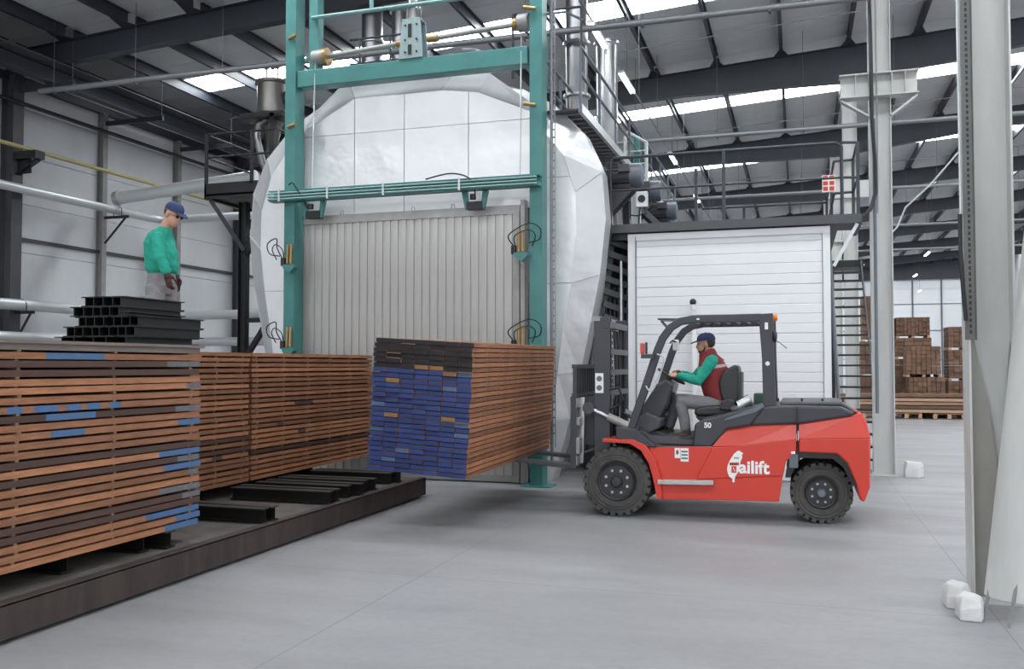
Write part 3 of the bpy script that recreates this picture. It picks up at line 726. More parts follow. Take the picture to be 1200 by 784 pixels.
# walkway along the right shoulder of the kiln
w_ = T('kiln_walkway', 'grey railed walkway along the right shoulder of the silver kiln', 'walkway', (-3.5,19,6))
B().box((-3.98,13.9,5.86), (-3.92,25.5,6.0)).box((-3.28,13.9,5.86), (-3.22,25.5,6.0)).build('stringer', 'cyan', w_)
b = B(); y = 14.0
while y < 25.4: b.box((-3.92,y,5.93),(-3.28,y+.20,5.96)); y += .28
b.build('grating', 'dkgrey', w_)
for x in (-3.25,-3.95):
    for z in (6.92, 6.48): B().tube([(x,13.9,z),(x,25.5,z)], .024, 8).build('rail', 'mgrey', w_, smooth=True)
    y = 13.9
    while y < 25.6: B().box((x-.02,y-.02,5.86),(x+.02,y+.02,6.92)).build('post', 'mgrey', w_); y += 1.45
for x in (-3.95,-3.72): B().box((x-.03,13.85,5.86),(x+.03,13.91,8.6)).build('gate_post', 'navy', w_)
for z in (7.5,7.9,8.3): B().tube([(-3.95,13.88,z),(-3.5,13.88,z),(-3.3,14.3,z)], .022, 8).build('rail', 'mgrey', w_)
for y in (15,18,21,24): B().bar((-3.6,y,5.9),(-3.0,y,5.0),.06,.06).build('bracket','dkgrey',w_)
t = T('access_ladder', 'short white ladder frame by the kiln walkway beyond the ducts', 'ladder', (-3.3,18.6,5))
B().tube([(-3.45,18.9,5.2),(-3.45,18.9,6.7),(-3.4,18.9,6.8),(-3.0,18.9,6.55),(-3.0,18.9,5.2)], .035, 8).build('side_rail', 'white', t, smooth=True)
for i in range(5): B().cyl((-3.45,18.9,5.3+.27*i),(-3.0,18.9,5.3+.27*i),.016,n=6).build('rung','white',t)

# motors along the kiln flank
def motor(y, sc, label, zz=5.12):
    x = -2.78; z = zz; L = .58*sc; r = .20*sc
    t = T('fan_motor', label, 'motor', (x,y,z))
    b = B().cyl((x-.36*sc,y,z), (x+.06*sc,y,z), r*.92, n=18)
    for a in range(16):
        q = a*math.pi/8; b.bar((x-.34*sc, y+math.cos(q)*r*.96, z+math.sin(q)*r*.96), (x+.04*sc, y+math.cos(q)*r*.96, z+math.sin(q)*r*.96), .012, r*.12, up=(0,math.cos(q),math.sin(q)))
    b.build('housing', 'dkgrey', t, smooth=True)
    B().lathe([(r*1.02,0),(r*1.02,.17*sc),(r*.9,.21*sc),(r*.3,.23*sc)], (x+.06*sc,y,z), (1,0,0), 20).build('fan_cowl', 'mgrey', t, smooth=True)
    B().box((x-.12,y-.28*sc,z+.02), (x+.08,y-.17*sc,z+.15)).build('terminal_box', 'dkgrey', t, bevel=.006)
    B().box((x-.30*sc,y-.18,z-r-.05), (x+.10*sc,y+.18,z-r+.02)).build('foot', 'black', t)
    B().prism([(x-.35,z-r-.05),(x+.15,z-r-.05),(x-.35,z-r-.55)], y-.16, y-.12).prism([(x-.35,z-r-.05),(x+.15,z-r-.05),(x-.35,z-r-.55)], y+.12, y+.16).build('bracket', 'dkgrey', t)
    return t
motor(15.4, .98, 'grey electric fan motor nearest the silver kiln rim')
motor(17.6, 1.0, 'grey electric fan motor second along the kiln flank', 5.25)
motor(20.0, 1.0, 'grey electric fan motor farthest along the kiln flank', 5.25)
# grey frame posts and control box between motors and railing
t = T('gear_stand', 'pale grey upright stand behind the railing beside the motors', 'stand', (-2.75,16.4,4.2))
B().ibeam((-2.80,16.4,4.25), (-2.80,16.4,5.0), .16, .16, up=(1,0,0)).build('post', 'cyan', t)
B().ibeam((-3.02,16.6,4.25), (-3.02,16.6,5.0), .06, .12, up=(1,0,0)).build('post', 'dkgrey', t)
B().bar((-3.2,15.9,5.15), (-2.4,18.6,4.4), .10, .14).build('sloping_channel', 'navy', t)
B().bar((-3.3,15.7,5.25), (-3.3,21.5,4.6), .10, .14).build('sloping_channel', 'navy', t)
t = T('control_box', 'small grey box with round black dial behind the railing', 'box', (-2.55,15.25,4.75))
B().box((-2.60,15.2,4.53), (-2.40,15.3,4.80)).build('case', 'cyan', t, bevel=.01)
B().cyl((-2.50,15.19,4.67), (-2.50,15.21,4.67), .065, n=16).build('dial', 'black', t)
B().tube([(-2.53,15.25,4.53),(-2.55,15.25,4.4),(-2.56,15.25,4.2)], .014, 6).tube([(-2.47,15.25,4.53),(-2.42,15.25,4.42),(-2.6,15.3,4.40),(-2.72,15.3,4.42)], .012, 6).build('cable', 'black', t)
# dark duct-work, sloping post and ribbed flank between kiln and cabin
t = T('service_bay', 'dark steel framework in the gap between kiln and white cabin', 'framework', (-2.8,15.6,0))
B().bar((-2.985,14.700,4.082), (-3.308,14.700,2.246), .13, .13).bar((-3.308,14.700,2.246), (-3.516,14.700,0.547), .13, .13).build('sloping_post', 'char', t)
for i in range(7): B().bar((-3.15,15.1,4.0-.22*i), (-2.72,15.3,3.85-.22*i), .08, .10).build('louvre', 'dkgrey', t)
for i in range(9): B().box((-3.35+.075*i,15.5,.6), (-3.31+.075*i,15.56,3.2)).build('slat', 'mgrey', t)
B().box((-3.6,15.7,0), (-2.5,15.75,4.0)).build('back_sheet', 'dark', t)
B().cyl((-2.82,15.0,.2), (-2.82,15.0,3.6), .02, n=6).build('ladder_rail', 'cyan', t)
B().box((-3.2,15.0,3.95), (-2.7,15.7,4.08)).build('head_beam', 'black', t)

# ================================================================ WHITE CABIN AND MEZZANINE
cb_ = T('insulated_cabin', 'white panelled cabin standing behind the red forklift', 'cabin', (-1.1,15.2,0))
x0, x1 = -2.70, .50
B().box((x0,15.06,0), (x1,20.4,4.02)).build('wall_core', 'cabin', cb_)
hz = [.02,.80,1.58,2.36,3.14,4.0]
for za, zb in zip(hz, hz[1:]):
    b = B(); n = 5; h = (zb-za-.004)/n
    for i in range(n):
        b.prism([(15.06,za+h*i),(15.029,za+h*i),(15.020,za+h*i+.010),(15.020,za+h*(i+1)-.010),(15.029,za+h*(i+1)),(15.06,za+h*(i+1))], x0+.14, x1-.12, 'x')
    b.build('wall_panel', 'cabin', cb_)
for a, c in ((x0,x0+.13),(x1-.11,x1)): B().box((a,14.99,0), (c,15.06,4.03)).build('corner_trim', 'cabin', cb_)
B().box((x0,14.98,3.93), (x1,15.06,4.04)).build('top_trim', 'cabin', cb_)
B().cyl((x0+.13,14.98,1.2),(x0+.13,14.98,4.0),.008,n=5).build('trim_seam','tray',cb_)
o = tag(B().box(((-1.604,14.900,1.269)[0]-.03,14.90,0), ((-1.604,14.900,1.269)[0]+.03,14.98,(-1.594,14.900,2.821)[2])).build('cable_duct','white'), 'slim white upright cable duct on the cabin wall behind driver', 'duct')
o = T('black_dome_camera', 'small black ball fitting on top of the slim white duct', 'fitting', (-1.615,14.850,2.888))  # black camera on top of the white duct, gives no light
q = V((-1.616,14.850,2.874)); B().ell(q, ((.055,0,0),(0,.055,0),(0,0,.055))).build('ball','black',o,smooth=True); B().cyl(q-V((0,0,.12)), q, .03, .04, n=10).build('neck','white',o)
# deck
mz = T('mezzanine_deck', 'dark steel deck with railing on top of the white cabin', 'deck', (-1.1,17.5,4.1))
B().box((-3.02,14.90,4.06), (.95,14.98,4.20)).build('edge_channel', 'dkgrey', mz)
B().box((-3.02,14.98,4.14), (.66,20.5,4.18)).box((.66,14.98,4.14),(.95,16.3,4.18)).build('floor_plate', 'dkgrey', mz)
B().box((.90,14.98,4.04), (.97,16.3,4.20)).build('edge_channel', 'dkgrey', mz)
B().tube([(-2.98,14.93,4.2),(-2.98,14.93,5.27),(-2.93,14.93,5.33),(.60,14.93,5.33),(.68,14.93,5.27),(.68,14.93,4.2)], .026, 8).build('top_rail', 'navy', mz, smooth=True)
B().cyl((-2.98,14.93,4.78), (.68,14.93,4.78), .018, n=8).build('mid_rail', 'navy', mz, smooth=True)
for x in (-1.12,): B().box((x-.025,14.905,4.2), (x+.025,14.955,5.33)).build('post', 'navy', mz)
B().box((-1.65,15.5,4.2),(-1.60,15.55,5.2)).build('post','navy',mz)
for x, y in ((.92,15.0),(.92,16.25),(.62,17.6),(.62,20.4),(-1.1,20.4)): B().box((x-.025,y-.025,4.2), (x+.025,y+.025,5.33)).build('post', 'navy', mz)
for z in (4.78,5.33):
    B().tube([(.68,14.93,z),(.92,15.0,z),(.92,16.25,z),(.62,16.3,z),(.62,20.4,z),(-2.0,20.4,z)], .022, 8).build('rail', 'navy', mz)
B().bar((.55,14.96,3.4),(.9,14.96,4.05),.05,.05).build('knee_brace','cyan',mz)
# red and white fire-point sign box on the railing
t = T('fire_sign_box', 'red and white checked fire point sign box on the deck railing', 'sign', (0.532,16.400,4.874))
c_ = V((0.534,16.400,4.978)); B().box((c_.x-.105,c_.y,c_.z-.145),(c_.x+.105,c_.y+.05,c_.z+.145)).build('panel','white',t)
for i in range(3):
    for s in (-1,1):
        B().box((c_.x+s*.052-.04,c_.y-.006,c_.z-.125+.095*i),(c_.x+s*.052+.04,c_.y,c_.z-.055+.095*i)).build('red_square','redlens',t)
# stair with open treads
st = T('steel_stair', 'dark open-tread steel stair between the cabin and bracketed column', 'stair', (1.03,19,0))
def sp(f): return (16.75+4.75*f, 4.1*f)
for x in (.70,1.36): B().bar((x,16.75,.02),(x,21.5,4.12),.03,.16).build('stringer','navy',st)
for i in range(1,20):
    y, z = sp(i/20); B().box((.71,y-.11,z-.018),(1.35,y+.11,z+.018)).build('tread','black',st)
B().box((.60,21.5,4.04),(1.42,22.4,4.20)).box((.72,22.25,0),(.82,22.35,4.04)).build('landing','black',st)
for x in (.69,): B().tube([(x,16.7,.05),(x,16.7,1.0),(x,21.4,5.1)], .02, 8).build('handrail','mgrey',st)

# ================================================================ HOPPER PLATFORM LEFT OF THE KILN
pf = T('service_platform', 'black steel platform with railing on a tall post left of kiln', 'platform', (-11.85,17.6,0))
x0, x1, y0, y1, z = -12.55, -10.7, 17.0, 18.8, 5.62
B().box((x0,y0,z-.08), (x1,y0+.05,z+.26)).box((x0,y0,z-.08), (x0+.05,y1,z+.26)).box((x1-.05,y0,z-.08), (x1,y1,z+.26)).box((x0,y1-.05,z-.08), (x1,y1,z+.26)).build('edge_channel', 'black', pf)
B().box((x0,y0,z-.02),(x1,y1,z+.02)).build('floor_plate','black',pf)
for x, y in ((x0+.03,y0+.03),(-11.35,y0+.03),(x1-.03,y0+.03),(x0+.03,y1-.03),(x1-.03,y1-.03)): B().box((x-.03,y-.03,z+.2),(x+.03,y+.03,z+1.38)).build('post','black',pf)
for zz in (z+1.36,z+.85): B().tube([(x0+.03,y1-.03,zz),(x0+.03,y0+.03,zz),(x1-.03,y0+.03,zz),(x1-.03,y1-.03,zz)], .024, 8).build('rail','black',pf)
B().ibeam((-11.85,17.5,0),(-11.85,17.5,z-.1),.18,.18,up=(1,0,0)).build('support_post','black',pf)
B().ibeam((-11.5,18.6,0),(-11.5,18.6,z-.1),.18,.18,up=(1,0,0)).build('support_post','doorframe',pf)
B().bar((-12.45,17.1,z-.1),(-11.85,17.5,z-1.2),.09,.09).bar((-11.2,17.4,z-.5),(-11.85,17.5,z-1.4),.09,.09).build('brace','black',pf)
B().bar((-11.85,17.5,1.9),(-11.2,17.4,2.75),.10,.10).bar((-11.8,17.5,2.85),(-11.0,17.4,2.85),.10,.10).cyl((-11.05,17.4,0),(-11.05,17.4,3.5),.04,n=6).build('lower_brace','black',pf)
hp = T('cyclone_hopper', 'bronze grey cyclone hopper in a black stand above the platform', 'hopper', (-11.3,18.0,6.0))
c = (-11.45,18.0)
B().lathe([(.05,0),(.36,.0),(.40,.04),(.36,.06),(.36,.72),(.42,.74),(.42,.80),(.05,.86)], (c[0],c[1],7.55), (0,0,1), 24).build('drum','bronze',hp,smooth=True)
B().lathe([(.16,0),(.14,.4),(.2,.75),(.34,.95)], (c[0],c[1],6.6), (0,0,1), 20).build('cone','bronze',hp,smooth=True)
B().tube([(c[0]-.02,c[1]-.2,7.45),(c[0]-.2,c[1]-.3,7.3),(c[0]-.22,c[1]-.3,7.0),(c[0]-.1,c[1]-.28,6.5),(c[0],c[1]-.2,6.2)], .09, 10).build('elbow_pipe','duct',hp,smooth=True)
B().box((c[0]-.55,c[1]-.5,7.42),(c[0]+.55,c[1]+.5,7.54)).box((c[0]+.22,c[1]-.5,5.9),(c[0]+.34,c[1]-.4,7.5)).box((c[0]-.5,c[1]+.4,5.9),(c[0]-.4,c[1]+.5,7.5)).build('stand','black',hp)
B().cyl((c[0]+.36,c[1],7.95),(c[0]+.75,c[1],7.95),.17,n=14).build('fan_housing','char',hp,smooth=True)
b = B()
for dx in (-.15,.02,.14): b.cyl((c[0]+dx,c[1]-.05,8.38),(c[0]+dx,c[1]-.05,8.85-.1*abs(dx)),.02,n=6).cyl((c[0]+dx-.04,c[1]-.05,8.7),(c[0]+dx+.04,c[1]-.05,8.7),.06,n=8)
b.build('valve_group','brass',hp)

# ================================================================ CART AND LUMBER
ct = T('loading_platform', 'long rusty steel loading platform carrying the lumber packs', 'platform', (-6.5,7,0))
B().box((-8.05,.55,.20), (-5.125,11.80,.262)).build('deck_plate', 'deck', ct)
b = B().box((-5.06,.5,.03), (-5.02,11.85,.268)).box((-5.12,.5,.25), (-5.02,11.85,.272)); b.build('edge_channel', 'decks', ct, bevel=.004)
B().box((-8.1,.5,.03), (-8.05,11.85,.26)).box((-8.1,11.81,.03), (-5.02,11.85,.26)).build('edge_channel', 'decks', ct)
B().box((-7.6,.8,.0), (-7.3,11.6,.2)).box((-5.8,.8,.0), (-5.5,11.6,.2)).build('rail_beam', 'dark', ct)
# sleepers
def sleeper(x0, x1, y, rot, label, group, first=[None]):
    t = T('steel_sleeper', label, 'beam', ((x0+x1)/2, y, .272), group); L = (x1-x0)/2
    B().ibeam((-L,0,.07),(L,0,.07),.12,.14,.012,.008,mi=0,mf=1).build('beam', ['ibeam','ibtop'], t, org=(0,0,0)); t.rotation_euler = (0,0,rot); return t
for i, (y, r_, xa, xb) in enumerate(((7.98,.0,-6.7,-5.12),(8.16,-.05,-6.75,-5.10),(9.28,0,-6.40,-5.10),(9.48,0,-6.42,-5.12),(9.80,0,-6.4,-5.14),(10.02,-.01,-6.4,-5.08),(10.30,0,-6.4,-5.16),(10.50,0,-6.4,-5.14),(11.1,0,-6.4,-5.2),(11.28,.01,-6.4,-5.15))):
    sleeper(xa, xb, y, r_, 'bare black steel sleeper on the platform, %s beyond the near lumber pack' % ORD[i], 'bare sleepers on the platform')
for i, (y, r_, xa, xb) in enumerate(((6.62,.03,-6.4,-5.20),(6.42,0,-6.4,-5.30),(5.6,0,-6.4,-5.32),(4.9,0,-6.4,-5.32),(4.1,0,-6.4,-5.32),(3.3,0,-6.4,-5.32))):
    sleeper(xa, xb, y, r_, 'black sleeper under the near lumber pack, %s from its far end' % ORD[i], 'sleepers under the near pack')
for i, y in enumerate((6.0,7.4,9.0,10.3,11.5)): sleeper(-7.9, -6.62, y, 0, 'black steel sleeper under the rear packs, %s from the camera' % ORD[i], 'sleepers under rear packs')

SEG = {}
def board(Lb, w, t, m, marks=(), end=None):
    """one board along Y from 0 to L, -w..0 in X; marks = (y0,y1,mat) painted stretches"""
    cuts = sorted({0, Lb} | {a for mk in marks for a in mk[:2]})
    b = B(); mats = [m]; 
    for a, c in zip(cuts, cuts[1:]):
        mi = 0
        for mk in marks:
            if mk[0] <= (a+c)/2 <= mk[1]:
                if mk[2] not in mats: mats.append(mk[2])
                mi = mats.index(mk[2])
        b.box((-w,a,0), (0,c,t), mi)
    if end:
        if end not in mats: mats.append(end)
        for i, f in enumerate(b.f):
            ys = [b.v[j][1] for j in f]
            if max(ys) < 1e-6: b.m[i] = mats.index(end)
    return b, mats
def pack(name, label, cat, group, x1, y0, L, z0, layers, pitch, bt, ncol, bw, marks={}, tops=None, dark=.12, end=None, rng=1, jit=.012, nst=None):
    rnd = random.Random(rng)
    t = T(name, label, cat, (x1-ncol*bw/2, y0+L/2, z0), group)
    cache = {}
    def get(m, mk, w=bw):
        key = (m, tuple(mk), w)
        if key not in cache:
            b, mats = board(L, w-.004, bt, m, mk, end); o = b.build('board', mats, t, org=(0,0,0)); cache[key] = o; return o, True
        return cache[key], False
    ox, oy = x1-ncol*bw/2, y0+L/2
    inner = B()
    for k in range(layers):
        for c in range(ncol):
            x = x1 - c*bw
            edge = c == 0 or k == layers-1
            dy = rnd.uniform(-jit, jit)*1.6; dx = rnd.uniform(-jit, 0) if c == 0 else 0
            if edge:
                m = 'wood'
                mk = marks.get(k, ()) if c == 0 else ()
                if c == 0 and (rnd.random() < dark or (k in marks and marks[k] and marks[k][0][2] == 'DARK')): m = 'wooddark'
                mk = tuple(q for q in mk if q[2] != 'DARK')
                if k == layers-1 and tops: m = tops
                o, new = get(m, mk)
                if not new: o = inst(o, (0,0,0), t)
                o.location = (x-ox+dx, y0-oy+dy, k*pitch); o.rotation_euler = (rnd.uniform(-.0015,.0015), 0, 0)
            else:
                inner.box((x-bw+.003-ox, y0-oy+dy, k*pitch), (x-.003-ox, y0-oy+L+dy, k*pitch+bt))
    if inner.v: inner.build('inner_boards', 'wood', t, org=(0,0,0), kind='stuff')
    s = B()
    ns = nst or max(5, int(L/.5))
    for k in range(layers-1):
        for i in range(ns):
            y = y0 - oy + .12 + (L-.24)*i/(ns-1) + rnd.uniform(-.02,.02)
            s.box((x1-ox-ncol*bw+.01, y-.018, k*pitch+bt), (x1-ox+rnd.uniform(-.03,.004), y+.014, (k+1)*pitch))
    s.build('stickers', 'sticker', t, org=(0,0,0), kind='stuff')
    return t
DK = (0,0,'DARK')
L1 = 4.05; yb = 3.0
def yv(u): return {42:5.22-yb,110:5.78-yb}.get(u, u)
marks = {21:((2.25,2.83,'bluemark'),), 20:(DK,(3.6,L1,'palebl')), 19:(DK,), 15:(DK,(2.26,2.75,'bluemark'),(3.7,L1,'palebl')), 16:((1.92,2.05,'bluemark'),(2.15,2.38,'bluemark'),(2.45,2.6,'bluemark'),(2.66,2.8,'bluemark'),(2.9,3.02,'bluemark')),
 13:((2.32,2.65,'bluemark'),(3.75,L1,'bluemark')), 10:(DK,), 9:((3.5,L1,'bluemark'),), 7:((3.55,L1,'bluemark'),), 5:((3.5,L1,'palebl'),), 4:(DK,(3.8,L1,'palebl')), 3:(DK,), 2:((3.35,L1,'bluemark'),), 1:((3.72,L1,'bluemark'),), 0:((3.6,L1,'bluemark'),), 17:((3.85,L1,'palebl'),), 8:((3.75,L1,'palebl'),), 6:((3.9,L1,'palebl'),)}
pack('lumber_pack', 'stickered lumber pack nearest the camera, brown boards with blue marks', 'lumber pack', None, -5.22, yb, L1, .412, 25, .0646, .0475, 7, .175, {round(k_*24/22): m_ for k_, m_ in marks.items()}, 'woodgrey', .05, rng=3, nst=5)
# loose wider planks topping the near pack
tp = T('plank_cover', 'weathered grey planks covering the near lumber pack', 'planks', (-5.8,5,2.005))
for i in range(6): B().box((-5.20-.21*i,2.9,2.006),(-5.20-.21*i-.205,7.08+.02*(i%2),2.03)).build('plank','woodgrey',tp)
pack('lumber_pack', 'brown stickered lumber pack standing just beyond the near pack', 'lumber pack', None, -6.50, 5.72, 4.03, .412, 25, .0645, .044, 7, .175, {5:((3.3,3.5,'wooddark'),)}, None, .04, rng=5)
pack('lumber_pack', 'brown stickered lumber pack between second pack and raised blue-ended pack', 'lumber pack', None, -6.52, 9.84, 3.35, .412, 25, .0645, .044, 7, .175, {14:((1.0,1.5,'wooddark'),), 10:((.6,.75,'wooddark'),), 8:((1.1,1.3,'wooddark'),)}, None, .03, rng=9)

# --- raised pack with painted ends: 27 layers of 7 boards, held tilted back on the forks
rp_ = T('lumber_pack', 'lumber pack with blue and black painted ends raised on the forks', 'lumber pack', (-4.06,11.05,.66))
bw, L, pitch, bt, nl, nc_ = .170, 3.5, .0555, .0445, 27, 7
rp_.rotation_euler = (R(.55), R(3.6), 0)
rnd = random.Random(4); cache = {}
brown = {(21,3),(21,4),(20,5),(18,1),(11,5),(11,1)}
for kk in range(nl):
    off = rnd.uniform(-.008,.008)
    for c in range(nc_):
        e = 'blackend' if kk >= 21 and (kk,c) not in brown else ('woodend' if (kk,c) in brown else ('bluemark' if rnd.random() < .05 else 'blue'))
        if e not in cache:
            b, mats = board(L, bw-.006, bt, 'wood', (), e); o = b.build('board', mats, rp_, org=(0,0,0)); cache[e] = o
        else: o = inst(cache[e], (0,0,0), rp_)
        o.location = (-nc_*bw/2 + bw*(c+1) + off, -L/2 + rnd.uniform(-.022,.012), kk*pitch)
        o.rotation_euler = (0,0,rnd.uniform(-.0012,.0012))
s = B()
for kk in range(nl-1):
    for i in range(9):
        y = -L/2+.06+(L-.12)*i/8+rnd.uniform(-.03,.03); s.box((-nc_*bw/2-.0+rnd.uniform(-.03,.01),y-.015,kk*pitch+bt),(nc_*bw/2+rnd.uniform(-.015,.006),y+.015,(kk+1)*pitch))
for kk, c in ((22,1),(23,1),(20,6),(10,6),(25,2),(19,-.4)):
    s.box((-nc_*bw/2+bw*c,-L/2-.03,kk*pitch+bt),(-nc_*bw/2+bw*(c+1),-L/2+.02,(kk+1)*pitch))
s.build('stickers', 'sticker', rp_, org=(0,0,0), kind='stuff')

# --- pile of black I beams on the near pack
def ib(x, y0, y1, z, h, w, rz, label, group):
    t = T('steel_beam', label, 'beam', (x, (y0+y1)/2, z), group); L_ = (y1-y0)/2
    B().ibeam((0,-L_,h/2),(0,L_,h/2),w,h,.009,.008,up=(0,0,1)).build('beam','ibeam',t,org=(0,0,0)); t.rotation_euler = (0,0,rz); return t
Z0 = 2.032; g_ = 'black beams piled on the near pack'
for i in range(5): ib(-5.33-.165*i, 6.20-.04*(i%2), 7.06+.02*(i%2), Z0, .062, .16, 0, 'flat black steel beam at the bottom of the pile, %s from the forklift side' % ORD[i], g_)
z = Z0+.0625
for lay, (n, x_, ya, yb_) in enumerate(((9,-5.285,6.26,7.10),(8,-5.285,6.30,7.12),(6,-5.50,6.30,7.12),(5,-5.50,6.33,7.10))):
    for i in range(n):
        ib(x_-.0895*i, ya+random.uniform(-.015,.015), yb_+random.uniform(-.02,.02), z, .086, .087, 0, 'short black steel beam, %s row up of the pile, %s from the forklift side' % (ORD[lay], ORD[i]), g_)
    z += .0865
ib(-5.40, 6.22, 7.05, Z0+.0625+.0865*2, .035, .10, .10, 'loose crooked black channel lying on the pile step', None)

# ================================================================ FAR LUMBER
def farpack(x0, x1, y, z0, z1, rows, cols, label, m='lumfar', depth=1.2):
    t = T('lumber_pack', label, 'lumber pack', ((x0+x1)/2, y+depth/2, z0)); w = (x1-x0)/cols; h = (z1-z0-.1)/rows
    cx_, cy_ = (x0+x1)/2, y+depth/2; o = None
    for r_ in range(rows):
        for c in range(cols):
            loc = (x0+c*w-cx_, -depth/2+random.uniform(-.05,.02), .1+r_*h)
            if o is None: o = B().box((.006,0,.004),(w-.006,depth,h-.004)).build('board', m, t, org=(0,0,0)); o.location = loc
            else: inst(o, loc, t)
    for i in range(3): B().box((-(x1-x0)/2+(x1-x0-.1)*i/2,-depth/2,0),(-(x1-x0)/2+(x1-x0-.1)*i/2+.1,depth/2,.09)).build('bearer','lumlight',t,org=(0,0,0))
    return t
FP_ = [((1050,372),(1090,394),9,9,'brown lumber pack at the top of the middle far stack'),
 ((1049,396),(1092,419),5,4,'brown lumber pack just under top of the middle far stack'),
 ((1047,421),(1088,474),9,5,'brown lumber pack low in the middle far stack'),
 ((1010,347),(1049,398),11,6,'topmost pack of the tall far stack seen beside the bracketed column'),
 ((1008,400),(1046,440),7,6,'middle pack of the tall far stack seen beside the bracketed column'),
 ((1008,442),(1046,486),8,6,'lowest pack of the tall far stack seen beside the bracketed column'),
 ((1111,383),(1152,408),8,6,'topmost pack of the far stack beside the nearest column'),
 ((1111,410),(1152,445),9,6,'middle pack of the far stack beside the nearest column'),
 ((1111,447),(1152,486),8,6,'lowest pack of the far stack beside the nearest column')]
PX_ = [((3.517,36.600,3.639),(4.676,36.600,2.861)),((3.477,36.600,2.872),(4.722,36.600,2.071)),((3.408,36.600,2.073),(4.670,36.600,0.400)),
 ((2.358,37.000,4.495),(3.454,37.000,2.754)),((2.276,37.000,2.764),(3.406,37.000,1.398)),((2.259,37.000,1.394),(3.358,37.000,-0.019)),
 ((5.228,36.200,3.249),(6.363,36.200,2.403)),((5.216,36.200,2.409),(6.345,36.200,1.267)),((5.199,36.200,1.260),(6.326,36.200,0.071))]
for (a_, b_, rr, cc, lab), (p, q) in zip(FP_, PX_): farpack(p[0], q[0], p[1], 0 if b_[1] > 470 else q[2], p[2], rr, cc, lab)
p, q = (3.708,35.200,2.523), (4.837,35.200,1.427); farpack(p[0], q[0], 35.2, q[2], p[2], 7, 7, 'square-ended brown lumber pack front of the far stacks, upper')
p, q = (3.778,35.200,1.422), (4.966,35.200,0.824); farpack(p[0], q[0], 35.2, 0, p[2], 8, 8, 'square-ended brown lumber pack front of the far stacks, lower')
t = T('long_planks', 'long pale planks stacked low on pallets in front of far lumber', 'planks', (4.6,34.4,0))
for r_ in range(5):
    for i in range(3):
        B().bar((1.4+.15*i,34.15+.32*i,.27+.13*r_),(7.6+.2*r_,34.1+.31*i+(.1 if r_==2 else 0),.27+.13*r_+(.06 if r_ == 4 else 0)),.3,.10).build('plank',['lumlight','lumfar','lumlight','lumlight','lumfar'][r_],t)
for i, x in enumerate((2.2, 3.55, 4.9, 6.2)):
    t = T('pallet', 'pale wooden pallet under the long planks, %s from the bracketed column' % ORD[i], 'pallet', (x,34.5,0), 'pallets under the long planks')
    for k_ in range(4): B().box((x-.5,33.95+.28*k_,.17),(x+.5,34.12+.28*k_,.20)).build('slat','lumfar',t)
    B().box((x-.5,33.95,0),(x+.5,35.0,.025)).build('base_board','lumfar',t)
    for dx in (-.44,0,.44): B().box((x+dx-.06,33.93,.025),(x+dx+.06,35.0,.17)).build('block','lumlight',t)

# ================================================================ FORKLIFT
N0, N1 = 11.05, 12.62        # near and far side of the body
fk = T('forklift', 'large red and charcoal forklift carrying a lumber pack, driver aboard', 'forklift', (-1.0,11.85,0))
def side(pts, y0, y1, name, m, bev=.02, label=None, par=fk):
    return B().prism(pts, y0, y1).build(name, m, par, bevel=bev, label=label)
# chassis core
side([(-1.880,1.095),(-1.705,0.475),(-1.602,0.242),(-0.237,0.281),(-0.176,0.682),(-0.010,1.084),(0.505,1.095),(0.508,1.340),(-0.440,1.326),(-0.836,1.066),(-1.755,0.889)], N0+.12, N1-.12, 'chassis', 'dark', .01)
# red side panels, near and far, and the diagonal moulding
LOW = [(-1.747,0.852),(-1.013,0.872),(-0.802,1.100),(-0.028,1.176),(-0.031,0.850),(-0.146,0.727),(-0.186,0.538),(-0.227,0.259),(-1.606,0.228),(-1.646,0.463),(-1.686,0.689)]
for ya, yb_ in ((N0+.075, N0+.2), (N1-.2, N1-.075)): side(LOW, ya, yb_, 'side_panel', 'red', .01)
SK = [(-1.747,0.852),(-0.983,0.883),(-0.637,0.903),(-0.029,0.998),(-0.031,0.850),(-0.146,0.727),(-0.186,0.538),(-0.227,0.259),(-1.606,0.228),(-1.646,0.463),(-1.686,0.689)]
for ya, yb_ in ((N0, N0+.14), (N1-.14, N1)): side(SK, ya, yb_, 'side_skirt', 'red', .008)
def slant(lo, up, y0, y1, name):
    n = len(lo); vs = [(p[0],y0,p[1]) for p in lo] + [(p[0],y1,p[1]) for p in up]
    s_ = .02 if y1 > y0 else -.02
    vs += [(v[0],v[1]+s_*2,v[2]-.01) for v in vs]
    f = [(i,i+1,n+i+1,n+i) for i in range(n-1)]
    fs = [q if y1 > y0 else q[::-1] for q in f] + [tuple(2*n+k_ for k_ in (q[::-1] if y1 > y0 else q)) for q in f]
    fs += [(0,2*n,2*n+1,1),(n-1,2*n-1,4*n-1,3*n-1)]
    B().add(vs, fs).build(name, 'red', fk)
for ya, d_ in ((N0-.018, 1), (N1+.018, -1)):
    slant([(-0.982,0.884),(-0.636,0.903),(-0.029,0.999)], [(-0.806,1.107),(-0.539,1.133),(-0.028,1.173)], ya, ya+d_*.085, 'shoulder_panel')
    slant([(-0.001,0.999),(0.765,1.028)], [(0.001,1.173),(0.673,1.293)], ya+d_*.006, ya+d_*.085, 'shoulder_panel')
UP = [(-0.801,1.111),(-0.028,1.186),(-0.029,0.999),(-0.636,0.903),(-0.982,0.884)]
MID = [(-0.635,0.904),(-0.029,0.999),(-0.031,0.842),(-0.146,0.729),(-0.185,0.560),(-1.184,0.483),(-0.981,0.875)]
for ya, yb_ in ((N0-.018, N0+.02), (N1-.02, N1+.018)):
    side(MID, ya, yb_, 'side_moulding', 'red', .012)
